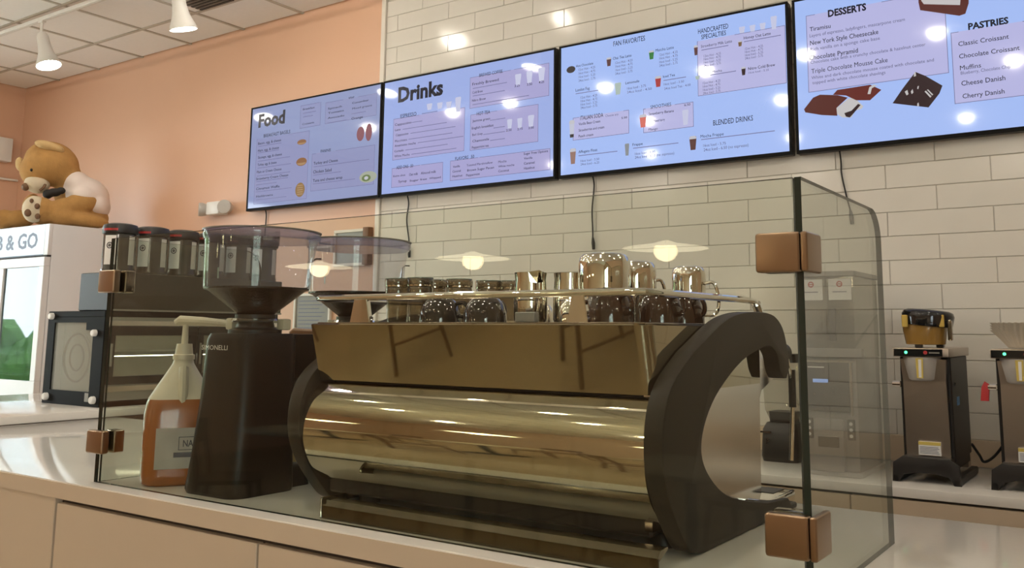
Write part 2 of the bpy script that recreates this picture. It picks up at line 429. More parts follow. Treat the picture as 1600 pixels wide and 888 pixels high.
spot('white spotlight cut by the top of the picture, just left of the tiled wall', -3.82, 3.47, True, (0.15, 0.1))
def downlight(x, y, label, r=0.068):
    t = thing('ceiling_downlight', label, 'downlight', (x, y, CEIL-.004), 'round downlights in the shop ceiling')
    b = B(); lathe(b, [(r, .0), (r+.022, .0), (r+.022, -.008), (r, -.010)], (x, y, CEIL-.004), 28, cap=False); obj('trim_ring', b, 'lamp_white', t)
    b = B(); lathe(b, [(.001, -.068), (r*.45, -.064), (r*.8, -.046), (r*.97, -.024), (r, -.004)], (x, y, CEIL-.004), 28, cap=False); obj('lens', b, 'downlight_glow', t)
lab = 'round ceiling downlight, some known from glints in screens and tiles, others added for light'
for x, y in [(-4.76, 3.48), (-3.69, 3.43), (-2.1, 3.45), (-.3, 3.45), (1.2, 3.45), (0.1, 1.4), (-7.75, 1.35), (-6.4, 1.4), (-5.6, 1.4), (-4.42, 1.4), (-3.33, 1.4), (-2.38, 1.4), (-1.3, 1.4), (-3.09, -.03), (-4.72, -.12), (-0.87, .22),
             (-7.2, -1.9), (-5.6, -1.9), (-3.6, -1.9), (-1.6, -1.9), (0.6, -1.9), (1.7, 1.5), (-6.8, -4.4), (-4.2, -4.4), (-1.4, -4.4)]:  # rear rows and right-hand lights added for general lighting
    downlight(x, y, lab)
def pendant(x, y, z, label):
    t = thing('pendant_lamp', label, 'lamp', (x, y, z), 'pendant lamps mirrored in the glass screen')
    b = B(); tube(b, [(x, y, z+.06), (x, y, CEIL-.01)], .004, 6); obj('cord', b, 'cable', t)
    b = B(); lathe(b, [(.02, .075), (.06, .06), (.10, .05), (.30, .020), (.31, .014), (.30, .012), (.10, .036), (.03, .044)], (x, y, z), 40, cap=False); obj('shade', b, 'shade_glow', t)
    b = B(); ellip(b, (x, y, z-.005), (.085, .085, .075), 20, 12); obj('bulb', b, 'pendant_glow', t)
pendant(-6.53, -2.8, 2.07, 'wide flat pendant lamp mirrored in the glass, leftmost, beside the coffee hopper')
pendant(-4.69, -2.8, 2.08, 'wide flat pendant lamp mirrored in the glass above the stacked tumblers')
pendant(-2.91, -2.8, 2.085, 'wide flat pendant lamp mirrored in the glass above the big milk pitcher')
b = B(); box(b, (-5.98, 3.90, CEIL-.012), (-5.55, 4.12, CEIL-.003), .003, 1)
t = thing('ceiling_vent', 'dark slotted air vent in the ceiling at the top edge', 'air vent', (-5.76, 4.0, CEIL-.012)); obj('vent_frame', b, 'ceiling_grid', t)
for k in range(5):
    b = B(); box(b, (-5.96, 3.925+.038*k, CEIL-.02), (-5.57, 3.945+.038*k, CEIL-.011)); obj('slat', b, 'black_satin', t)

# ================================================================ counters
CT = 1.05
sc = thing('service_counter', 'long pale stone-topped service counter carrying the coffee machine', 'counter', (-1.5, 2.0, 0))
b = B(); prism(b, [(-4.46, 1.505), (1.2, 1.505), (1.2, 2.45), (-2.9, 2.45), (-2.9, 2.72), (-4.46, 2.72)], 'z', 1.0, CT, .004); obj('countertop', b, 'quartz', sc)
b = B(); box(b, (-4.42, 1.535, 0.08), (1.16, 2.40, 1.0)); obj('carcass', b, 'shadow_gap', sc)
b = B(); box(b, (-4.42, 1.51, 0.0), (-2.765, 1.535, 1.0), .002, 1); o = obj('end_panel', b, 'cabinet', sc)
b = B(); box(b, (-4.46, 1.503, 1.0), (1.2, 1.507, 1.046)); obj('edge_band', b, 'cabinet', sc)
for x0, x1 in ((-2.753, -1.849), (-1.841, -0.93), (-0.922, 0.0), (0.008, 1.1)):
    b = B(); box(b, (x0, 1.511, .1), (x1, 1.534, .985), .002, 1); obj('door', b, 'cabinet', sc)
bc = thing('back_counter', 'low back counter along the tiled wall under the brewers', 'counter', (-1.3, 4.2, 0))
b = B(); box(b, (-3.9, 3.79, .868), (2.6, 4.567, .905), .004); obj('countertop', b, 'quartz', bc)
b = B(); box(b, (-3.88, 3.86, 0), (2.6, 4.567, .868)); obj('carcass', b, 'shadow_gap', bc)
for k in range(9):
    x0 = -3.86+.70*k; b = B(); box(b, (x0, 3.80, .1), (x0+.694, 3.86, .858), .002, 1); obj('door', b, 'cabinet', bc)
lc = thing('side_counter', 'pale stone side counter under the black-framed display case', 'counter', (-5.0, 3.2, 0))
b = B(); box(b, (-5.9, 2.0, 1.052), (-4.465, 3.95, 1.09), .004); obj('countertop', b, 'quartz', lc)
b = B(); box(b, (-5.88, 2.05, 0), (-4.50, 3.93, 1.052)); obj('carcass', b, 'cabinet', lc)
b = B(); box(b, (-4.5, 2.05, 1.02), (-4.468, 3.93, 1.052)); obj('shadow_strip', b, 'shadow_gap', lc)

# ================================================================ glass screen
sg_ = thing('sneeze_guard', 'clear glass sneeze guard with metal clamps standing on the service counter', 'glass screen', (-1.57, 1.56, CT))
def pane(label, poly, axis, a, b_, m='pane'):
    b = B(); prism(b, poly, axis, a, b_)
    o = obj('glass_pane', b, [m, 'glass_edge'], sg_, smooth=0)
    for p in o.data.polygons:
        n = p.normal; d = {'x': abs(n.x), 'y': abs(n.y)}[axis]; p.material_index = 0 if d > .9 else 1
    o['label'] = label; return o
GT = 1.773
pane('long front pane', [(-2.64, CT+.0005), (-.514, CT+.0005), (-.514, GT), (-2.64, GT)], 'y', 1.553, 1.565)
def side_poly(y0, y1, r=.07):
    pts = [(y0, CT+.0005), (y1, CT+.0005)]
    for k in range(9): a = pi/2*k/8; pts.append((y1-r+r*cos(a), GT-r+r*sin(a)))
    return pts+[(y0, GT)]
pane('end pane with rounded corner beside the machine', side_poly(1.553, 2.11), 'x', -.511, -.499, 'side_pane')
pane('end pane beside the syrup jug', side_poly(1.567, 2.11), 'x', -2.638, -2.628)
def clamp(label, x0, x1, z0, z1, left):
    b = B(); box(b, (x0, 1.528, z0), (x1, 1.552, z1), .007, 3); c = obj('glass_clamp', b, 'nickel', sg_); c['label'] = label
    if left:
        b = B(); box(b, (x0+.035, 1.566, z0), (x1, 1.60, z1), .007, 3); obj('back_plate', b, 'steel_dark', c)
    else:
        b = B(); box(b, (x1+.0005, 1.529, z0), (x1+.014, 1.612, z1), .006, 3); obj('side_plate', b, 'nickel', c)
        b = B(); box(b, (x0, 1.566, z0+.001), (x1-.018, 1.60, z1-.001), .006, 3); obj('back_plate', b, 'steel_dark', c)
clamp('brown-mirroring nickel clamp at the upper right corner', -.578, -.498, 1.604, 1.674, False)
clamp('brown-mirroring nickel clamp at the lower right corner', -.574, -.498, 1.126, 1.198, False)
clamp('square clamp at the upper left', -2.656, -2.572, 1.606, 1.674, True)
clamp('square clamp at the lower left', -2.656, -2.572, 1.136, 1.202, True)

# ================================================================ espresso machine
em = thing('espresso_machine', 'large polished steel espresso machine with black C-shaped side panels', 'coffee machine', (-1.33, 1.98, CT))
XLm, XRm = -1.82, -.845
def upper_ring(z, yf, xl, xr):
    r = .03; pts = [(xl, yf, z)]
    for k in range(7): a = -pi/2+pi/2*k/6; pts.append((xr-r+r*cos(a), yf+r+r*sin(a), z))
    return pts+[(xr, 2.25, z), (xl, 2.25, z)]
b = B(); loft(b, [upper_ring(1.372, 1.662, XLm+.004, XRm), upper_ring(1.513, 1.628, XLm, XRm), upper_ring(1.516, 1.632, XLm+.004, XRm-.004)]); obj('upper_housing', b, 'steel_panel', em, smooth=25)
b = B(); box(b, (XLm+.01, 1.64, 1.515), (XRm-.01, 2.26, 1.519), .001, 1); obj('cup_tray', b, 'steel_dark', em)
prof = catmull([(1.668, 1.366), (1.634, 1.33), (1.618, 1.29), (1.613, 1.25), (1.620, 1.205), (1.645, 1.158), (1.690, 1.119)], 6)
b = B(); loft(b, [[(x, p[0], p[1]) for p in prof]+[(x, p[0]+.006, p[1]) for p in prof[::-1]] for x in (XLm+.002, XRm)]); obj('barrel_panel', b, 'steel_polished', em, smooth=60)
b = B(); box(b, (XLm+.01, 1.70, 1.085), (XRm-.03, 2.26, 1.372), .006, 1); obj('inner_body', b, 'black_satin', em)
outer = [(1.78, 1.052), (1.725, 1.066), (1.678, 1.112), (1.628, 1.18), (1.604, 1.252), (1.612, 1.335), (1.653, 1.398), (1.742, 1.452), (1.792, 1.474), (1.922, 1.525), (2.027, 1.545), (2.153, 1.550), (2.243, 1.543), (2.305, 1.513), (2.338, 1.459), (2.348, 1.412), (2.325, 1.382)]
inner = [(2.30, 1.384), (2.278, 1.405), (2.262, 1.44), (2.236, 1.458), (2.205, 1.466), (2.16, 1.463), (2.02, 1.433), (1.886, 1.374), (1.814, 1.318), (1.786, 1.262), (1.81, 1.212), (1.892, 1.158), (2.0, 1.126), (2.162, 1.095)]
def sm(p, n=4): return [(q[0], q[1]) for q in catmull([(a, c, 0) for a, c in p], n)]
Cpoly = sm(outer)+sm(inner)+[(2.31, 1.085), (2.34, 1.06), (2.34, 1.052)]
for xa, xb in ((-.843, -.800), (-1.868, -1.822)):
    b = B(); prism(b, Cpoly, 'x', xa, xb, .006, 2); o = obj('side_panel', b, 'machine_black', em, smooth=40)
b = B(); prism(b, [(1.69, 1.10), (1.69, 1.38), (1.80, 1.47), (2.30, 1.50), (2.42, 1.47), (2.44, 1.385), (2.32, 1.35), (2.305, 1.33), (2.30, 1.09)], 'x', -.885, -.868); obj('side_cover', b, 'steel_side', em, smooth=0)
b = B(); box(b, (-1.80, 2.25, 1.36), (-.89, 2.42, 1.50), .02, 3); obj('group_housing', b, 'steel_polished', em)
for gx in (-1.60, -1.34, -1.08):
    b = B(); lathe(b, [(.036, 1.36), (.036, 1.31), (.042, 1.305), (.042, 1.275), (.03, 1.272)], (gx, 2.36, 0)); g = obj('group_head', b, 'chrome', em)
    b = B(); tube(b, [(gx, 2.40, 1.29), (gx, 2.46, 1.288), (gx, 2.58, 1.275)], [.012, .012, .016], 10); obj('portafilter_handle', b, 'black_satin', g)
b = B(); box(b, (-1.80, 2.20, 1.062), (-.815, 2.405, 1.092), .005); dt = obj('drip_tray', b, 'chrome', em)
b = B(); box(b, (-1.77, 2.31, 1.0915), (-.84, 2.39, 1.0935)); obj('grate', b, 'black_satin', dt)
b = B(); box(b, (-.868, 2.17, 1.05), (-.806, 2.39, 1.064), .003, 1); obj('tray_foot', b, 'black_satin', em)
for fx in (-1.76, -.90):
    for fy in (1.80, 2.28):
        b = B(); lathe(b, [(.028, 1.05), (.028, 1.06), (.022, 1.09)], (fx, fy, 0), 16); obj('foot', b, 'black_satin', em)
b = B(); tube(b, catmull([(-.835, 2.43, 1.43), (-.83, 2.45, 1.36), (-.83, 2.45, 1.30), (-.835, 2.44, 1.16)], 6), .006, 8); sw = obj('steam_wand', b, 'chrome', em)
b = B(); tube(b, [(-.83, 2.45, 1.40), (-.83, 2.45, 1.30)], .010, 10); obj('wand_grip', b, 'black_satin', sw)
b = B(); lathe(b, [(.012, 0), (.024, .003), (.026, .03), (.02, .036)], (-.86, 2.44, 1.445), 20, 'y'); obj('steam_knob', b, 'black_satin', sw)
# cup rail around the top
b = B(); RZ = 1.582
tube(b, [(-1.85, 2.26, RZ-.03), (-1.85, 2.22, RZ)]+[(-1.85, 1.70, RZ), (-1.842, 1.672, RZ), (-1.82, 1.662, RZ), (-.90, 1.662, RZ), (-.872, 1.672, RZ), (-.864, 1.70, RZ), (-.864, 2.24, RZ), (-.864, 2.28, RZ-.004), (-.864, 2.31, 1.545)], .0085, 10)
rl = obj('cup_rail', b, 'chrome', em)
b = B(); tube(b, [(-.864, 2.285, 1.575), (-.864, 2.312, 1.545)], .013, 10); obj('rail_end', b, 'chrome', em)
for px, w in ((-1.674, .036), (-1.025, .026)):
    b = B(); prism(b, [(px-w, 1.516), (px+w, 1.516), (px+w*.62, 1.578), (px-w*.62, 1.578)], 'y', 1.655, 1.669, .002, 1); obj('rail_post', b, 'chrome', em)
# long low stainless trough in front of the machine
ft = thing('drain_trough', 'long low dark steel trough lying in front of the coffee machine', 'tray', (-1.25, 1.60, CT))
b = B(); box(b, (-1.70, 1.578, CT), (-.80, 1.585, 1.082), .002, 1); obj('front_face', b, 'trough_steel', ft)
b = B(); prism(b, [(1.577, 1.081), (1.588, 1.093), (1.622, 1.094), (1.622, 1.089), (1.586, 1.074)], 'x', -1.70, -.80, .001, 1); obj('rim', b, 'steel_dark', ft)
b = B(); box(b, (-1.706, 1.576, CT), (-1.70, 1.66, 1.099), .002, 1); obj('end_cap', b, 'steel_dark', ft)

# ================================================================ coffee grinders
def make_grinder():
    g = thing('coffee_grinder', 'black coffee grinder with clear hopper standing beside the amber syrup jug', 'coffee grinder', (0, 0, 0))
    def ring(z, hx, y0, y1, r): return rrect(0, (y0+y1)/2, hx, (y1-y0)/2, r, z, 6)
    b = B(); loft(b, [ring(0, .116, -.136, .085, .045), ring(.012, .120, -.140, .085, .045), ring(.10, .114, -.130, .085, .045), ring(.26, .106, -.116, .088, .045), ring(.42, .100, -.110, .09, .045), ring(.438, .094, -.104, .086, .045)]); obj('body', b, 'grinder_black', g, smooth=50)
    b = B(); loft(b, [ring(.31, .075, .06, .14, .03), ring(.335, .085, .06, .175, .03), ring(.40, .088, .05, .18, .03), ring(.436, .082, .05, .172, .03)]); obj('head', b, 'grinder_black', g, smooth=50)
    b = B(); loft(b, [ring(0, .075, .08, .17, .02), ring(.05, .072, .08, .165, .02), ring(.06, .06, .08, .15, .02)]); obj('base', b, 'black_satin', g, smooth=50)
    b = B(); box(b, (-.05, .13, .20), (.05, .16, .31), .01); obj('dispensing_chute', b, 'black_satin', g)
    b = B(); lathe(b, [(.075, .434), (.075, .448), (.055, .455), (.05, .475), (.058, .482), (.058, .492)], (0, 0, 0), 32); obj('collar', b, 'black_satin', g)
    b = B(); lathe(b, [(.066, .470), (.070, .474), (.066, .480)], (0, 0, 0), 32); obj('collar_ring', b, 'chrome', g)
    b = B(); box(b, (-.085, -.04, .448), (-.055, .0, .482), .006); box(b, (.055, .03, .448), (.085, .06, .48), .006); obj('latch', b, 'cream_plastic', g)
    b = B(); lathe(b, [(.045, .488), (.05, .492), (.135, .560), (.148, .564), (.148, .569)], (0, 0, 0), 40); obj('hopper_cone', b, 'beans_dark', g, smooth=50)
    n = 48
    def hr(z, r, ex):
        out = []
        for i in range(n):
            a = 2*pi*i/n; x, y = r*cos(a), r*sin(a)
            if y > 0: y *= 1+ex
            out.append((x, y, z))
        return out
    b = B(); loft(b, [hr(.569, .150, 0), hr(.60, .151, .03), hr(.66, .152, .06), hr(.712, .153, .16)], cap=False); hp = obj('hopper', b, 'hopper_clear', g, smooth=50)
    b = B(); loft(b, [hr(.708, .156, .16), hr(.722, .160, .18), hr(.732, .158, .17)], cap=True); obj('hopper_lid', b, 'lid_clear', g, smooth=40)
    b = B(); loft(b, [hr(.7325, .160, .18), hr(.7365, .161, .18), hr(.7365, .151, .17), hr(.7325, .151, .17)], cap=False); obj('lid_rim', b, 'grey_plastic', g)
    b = B(); tube(b, [(.06, .06, .57), (.06, .13, .572), (.06, .142, .58), (.06, .150, .655), (.06, .165, .664), (.06, .185, .665)], .0022, 6); obj('hopper_edge', b, 'black_gloss', hp)
    b = B(); tube(b, [(-.105, -.108, .585), (-.106, -.109, .665)], .0022, 6); tube(b, [(.02, -.151, .59), (.02, -.152, .62)], .0018, 6); obj('hopper_rib', b, 'glass_rim', hp)
    b = B(); text_bm(b, 'SIMONELLI', -.085, -.1145, .392, .115, .013, .01); obj('lettering', b, 'paper', g, recalc=False)
    return g
g1 = make_grinder(); g1.location = (-2.175, 1.735, CT)
g2 = dup(g1, (-2.135, 2.09, CT), 'black coffee grinder whose clear hopper shows above the machine, behind the tumblers')
g1['group'] = g2['group'] = 'coffee grinders with clear hoppers'

# ================================================================ syrup jugs
def jug(label, loc, m, lev, s, pumpcol, lab):
    x, y, z = loc
    t = thing('syrup_jug', label, 'jug', loc, 'gallon syrup jugs with pumps')
    R = lambda h, a, r=.35: [(x+p[0]*s, y+p[1]*s, z+h*s) for p in rrect(0, 0, a, a, a*r, 0, 5)]
    top = [(.0, .086, .5), (.008, .096, .5), (.03, .099, .5), (.20, .099, .5), (.235, .094, .55), (.28, .070, .7), (.325, .043, .99), (.345, .031, .99), (.36, .027, .99), (.37, .027, .99)]
    b = B(); loft(b, [R(h, a, r) for h, a, r in top if h <= lev]+[R(lev, .0905, .55)]); obj('syrup', b, m, t, smooth=60)
    b = B(); loft(b, [R(h, a, r) for h, a, r in [(lev, .0908, .55)]+[q for q in top if q[0] > lev]]); obj('jug_top', b, 'jug_plastic', t, smooth=60)
    b = B(); tube(b, [(x+.004*s, y-.080*s, z+.23*s), (x+.004*s, y-.082*s, z+.27*s), (x+.002*s, y-.05*s, z+.335*s)], .014*s, 10); obj('grip', b, 'jug_plastic', t)
    b = B(); lathe(b, [(.031*s, z+.358*s), (.031*s, z+.372*s), (.026*s, z+.374*s), (.022*s, z+.405*s)], (x, y, 0), 20); obj('cap', b, pumpcol, t)
    b = B(); tube(b, [(x, y, z+.40*s), (x, y, z+.47*s)], [.010*s, .008*s], 10); p = obj('pump_stem', b, pumpcol, t)
    d = Vector((.927, -.371, 0))
    q = Vector((x, y, z+.475*s)); b = B(); tube(b, [q-d*.03*s+Vector((0, 0, -.008*s)), q-d*.018*s, q+d*.05*s+Vector((0, 0, -.002)), q+d*.17*s+Vector((0, 0, -.012*s))], [.011*s, .015*s, .013*s, .009*s], 10); obj('nozzle', b, pumpcol, p)
    if lab:
        n = Vector((-.0, -1, 0)); yy = y-.0998*s
        b = B(); prism(b, [(x-.062*s, z+.05*s), (x+.075*s, z+.05*s), (x+.075*s, z+.165*s), (x-.062*s, z+.165*s)], 'y', yy-.0006, yy); lb = obj('label', b, 'paper_label', t)
        b = B(); text_bm(b, 'NA', x+.012*s, yy-.001, z+.112*s, .028*s, .018*s, .02); box(b, (x-.012*s, yy-.001, z+.082*s), (x+.075*s, yy-.0006, z+.096*s))
        box(b, (x+.0*s, yy-.0008, z+.104*s), (x+.002*s, yy-.0006, z+.138*s)); box(b, (x+.0*s, yy-.0008, z+.138*s), (x+.075*s, yy-.0006, z+.140*s)); box(b, (x+.0*s, yy-.0008, z+.102*s), (x+.075*s, yy-.0006, z+.104*s))
        obj('label_print', b, 'print_dark', lb, recalc=False)
    t.rotation_euler = (0, 0, math.atan2(-x, y))
    return t
jug('clear jug of amber syrup with cream pump, beside the black grinder', (-2.455, 1.70, CT), 'syrup', .245, 1.0, 'cream_plastic', True)
jug('pale syrup jug with brown pump half hidden between grinder and machine', (-2.50, 2.18, CT), 'syrup_pale', .24, .93, 'brown_plastic', False)

# ================================================================ things standing on the machine
TZ = 1.5205
def tumbler():
    t = thing('glass_tumbler', '', 'glass', (0, 0, 0), 'ribbed glass tumblers stacked on the machine')
    prof = [(.026, 0), (.0275, .004), (.0305, .06), (.034, .064), (.0345, .092), (.033, .096), (.036, .100), (.0365, .118), (.035, .120)]
    b = B(); n = 32; rings = []
    for r, h in prof: rings.append([((r+(.0012 if i % 2 else -.0008))*cos(2*pi*i/n), (r+(.0012 if i % 2 else -.0008))*sin(2*pi*i/n), h) for i in range(n)])
    inn = [(.033, .118), (.0315, .09), (.028, .06), (.024, .008)]
    rings += [[(r*cos(2*pi*i/n), r*sin(2*pi*i/n), h) for i in range(n)] for r, h in inn]
    loft(b, rings); obj('wall', b, 'tumbler_glass', t, smooth=50)
    b = B(); lathe(b, [(.0335, .119), (.0358, .1195), (.0358, .1215), (.0335, .1215)], (0, 0, 0), 32); obj('rim', b, 'glass_rim', t)
    b = B(); lathe(b, [(.0345, .097), (.0365, .098), (.0365, .102), (.0345, .103)], (0, 0, 0), 32); obj('band', b, 'steel_polished', t)
    return t
t0 = tumbler(); t0.location = (-1.735, 1.86, TZ); t0['label'] = 'ribbed glass tumbler on the machine, directly under the second hopper'
for loc, l in (((-1.655, 1.86, TZ), 'ribbed glass tumbler on the machine, second from the hopper end, front row'),
               ((-1.69, 1.96, TZ), 'ribbed glass tumbler in the back row, second from the hopper'),
               ((-1.60, 1.96, TZ), 'ribbed glass tumbler in the back row above the left dark cup'),
               ((-1.575, 2.06, TZ), 'ribbed glass tumbler standing apart, left one of the far pair'),
               ((-1.525, 2.10, TZ), 'ribbed glass tumbler standing apart, right one of the far pair')):
    dup(t0, loc, l)
def cup_inverted(r, h, m, handle, name='coffee_cup'):
    t = thing(name, '', 'cup', (0, 0, 0))
    b = B(); lathe(b, [(r*.90, 0), (r, .0), (r*1.0, h*.1), (r*.96, h*.4), (r*.85, h*.72), (r*.66, h*.93), (r*.55, h*.97), (r*.54, h), (r*.46, h), (r*.45, h*.96)], (0, 0, 0), 36); obj('bowl', b, m, t, smooth=50)
    if handle:
        a = handle; d = Vector((cos(a), sin(a), 0))
        b = B(); tube(b, catmull([d*(r*.93)+Vector((0, 0, h*.25)), d*(r*1.28)+Vector((0, 0, h*.28)), d*(r*1.40)+Vector((0, 0, h*.52)), d*(r*1.18)+Vector((0, 0, h*.80)), d*(r*.80)+Vector((0, 0, h*.78))], 5), .0055, 8); obj('handle', b, m, t)
    return t
c0 = cup_inverted(.055, .062, 'cup_dark', .3); c0.location = (-1.53, 1.80, TZ); c0['label'] = 'dark glossy cup turned upside down behind the rail, left of two'; c0['group'] = 'dark cups on the machine'
dup(c0, (-1.385, 1.80, TZ), 'dark glossy cup turned upside down next to the tall slim pitcher', 1.2)
c1 = cup_inverted(.056, .075, 'cup_brown', -.35); c1.location = (-1.01, 1.765, TZ); c1['label'] = 'dark brown upside-down cup at the right corner, leftmost of three'; c1['group'] = 'dark brown cups at the machine corner'
dup(c1, (-.945, 1.885, TZ), 'dark brown upside-down cup at the right corner, middle of three')
dup(c1, (-.958, 2.03, TZ), 'dark brown upside-down cup at the right corner, its handle sticking out')
def pitcher(label, loc, r, h, inv, hang, spout=None):
    t = thing('milk_pitcher', label, 'pitcher', (0, 0, 0), 'steel milk pitchers on the machine')
    if inv: pr = [(r*.88, 0), (r*.9, .0), (r*.92, h*.25), (r, h*.55), (r, h*.86), (r*.95, h*.94), (r*.84, h*.985), (r*.70, h), (.001, h)]
    else: pr = [(.001, 0), (r*.9, 0), (r, h*.06), (r, h*.5), (r*.93, h*.85), (r*.98, h), (r*.95, h), (r*.90, h*.85), (r*.95, h*.3), (.001, h*.08)]
    b = B(); lathe(b, pr, (0, 0, 0), 40, cap=False); obj('jug', b, 'steel_mirror', t, smooth=50)
    d = Vector((cos(hang), sin(hang), 0)); U = Vector((0, 0, 1))
    z0, z1 = (h*.15, h*.7) if inv else (h*.25, h*.85)
    b = B(); tube(b, catmull([d*r*.95+U*z0, d*(r+.028)+U*(z0+.004), d*(r+.036)+U*(z0+z1)/2, d*(r+.024)+U*z1, d*r*.97+U*z1], 6), .0045, 8); obj('handle', b, 'chrome', t)
    if spout is not None:
        e = Vector((cos(spout), sin(spout), 0)); s = Vector((-e.y, e.x, 0)); b = B()
        loft(b, [[e*r*.9-s*r*.4+U*h*.8, e*r*.9+s*r*.4+U*h*.8, e*r*1.02+U*h*.78], [e*r*.9-s*r*.5+U*h, e*r*.9+s*r*.5+U*h, e*r*1.35+U*h*1.03]]); obj('spout', b, 'steel_mirror', t)
    t.location = loc; return t
pitcher('slim upright steel milk pitcher in the middle of the machine top', (-1.275, 1.84, TZ), .042, .122, False, 2.6, -.6)
pitcher('upright steel milk pitcher just right of the slim one', (-1.20, 1.90, TZ), .040, .122, False, 1.2, None)
pitcher('tallest steel milk pitcher, turned upside down, centre right of the machine', (-1.10, 1.90, TZ), .063, .166, True, 1.3)
pitcher('upside-down steel pitcher close behind the tallest one', (-1.105, 2.065, TZ), .056, .158, True, 1.0)
pitcher('upside-down steel pitcher with handle, behind the brown cups', (-1.0, 2.165, TZ), .044, .148, True, .1)
b = B(); box(b, (-1.262, 1.755, TZ), (-1.205, 1.775, TZ+.024), .002, 1); tag(obj('label_card', b, 'grey_plastic', loc=(-1.235, 1.765, TZ)), 'small grey card leaning at the foot of the slim pitcher', 'card')
for k, (x, y, l) in enumerate(((-1.15, 1.83, 'small inverted steel cup left of the tallest pitcher'), (-1.36, 2.02, 'small steel cup behind the dark cups, left of slim pitcher'))):
    t = cup_inverted(.032, .055 if k == 0 else .05, 'steel_mirror', 2.4, 'steel_cup'); t.location = (x, y, TZ); t['label'] = l; t['group'] = 'small steel cups'

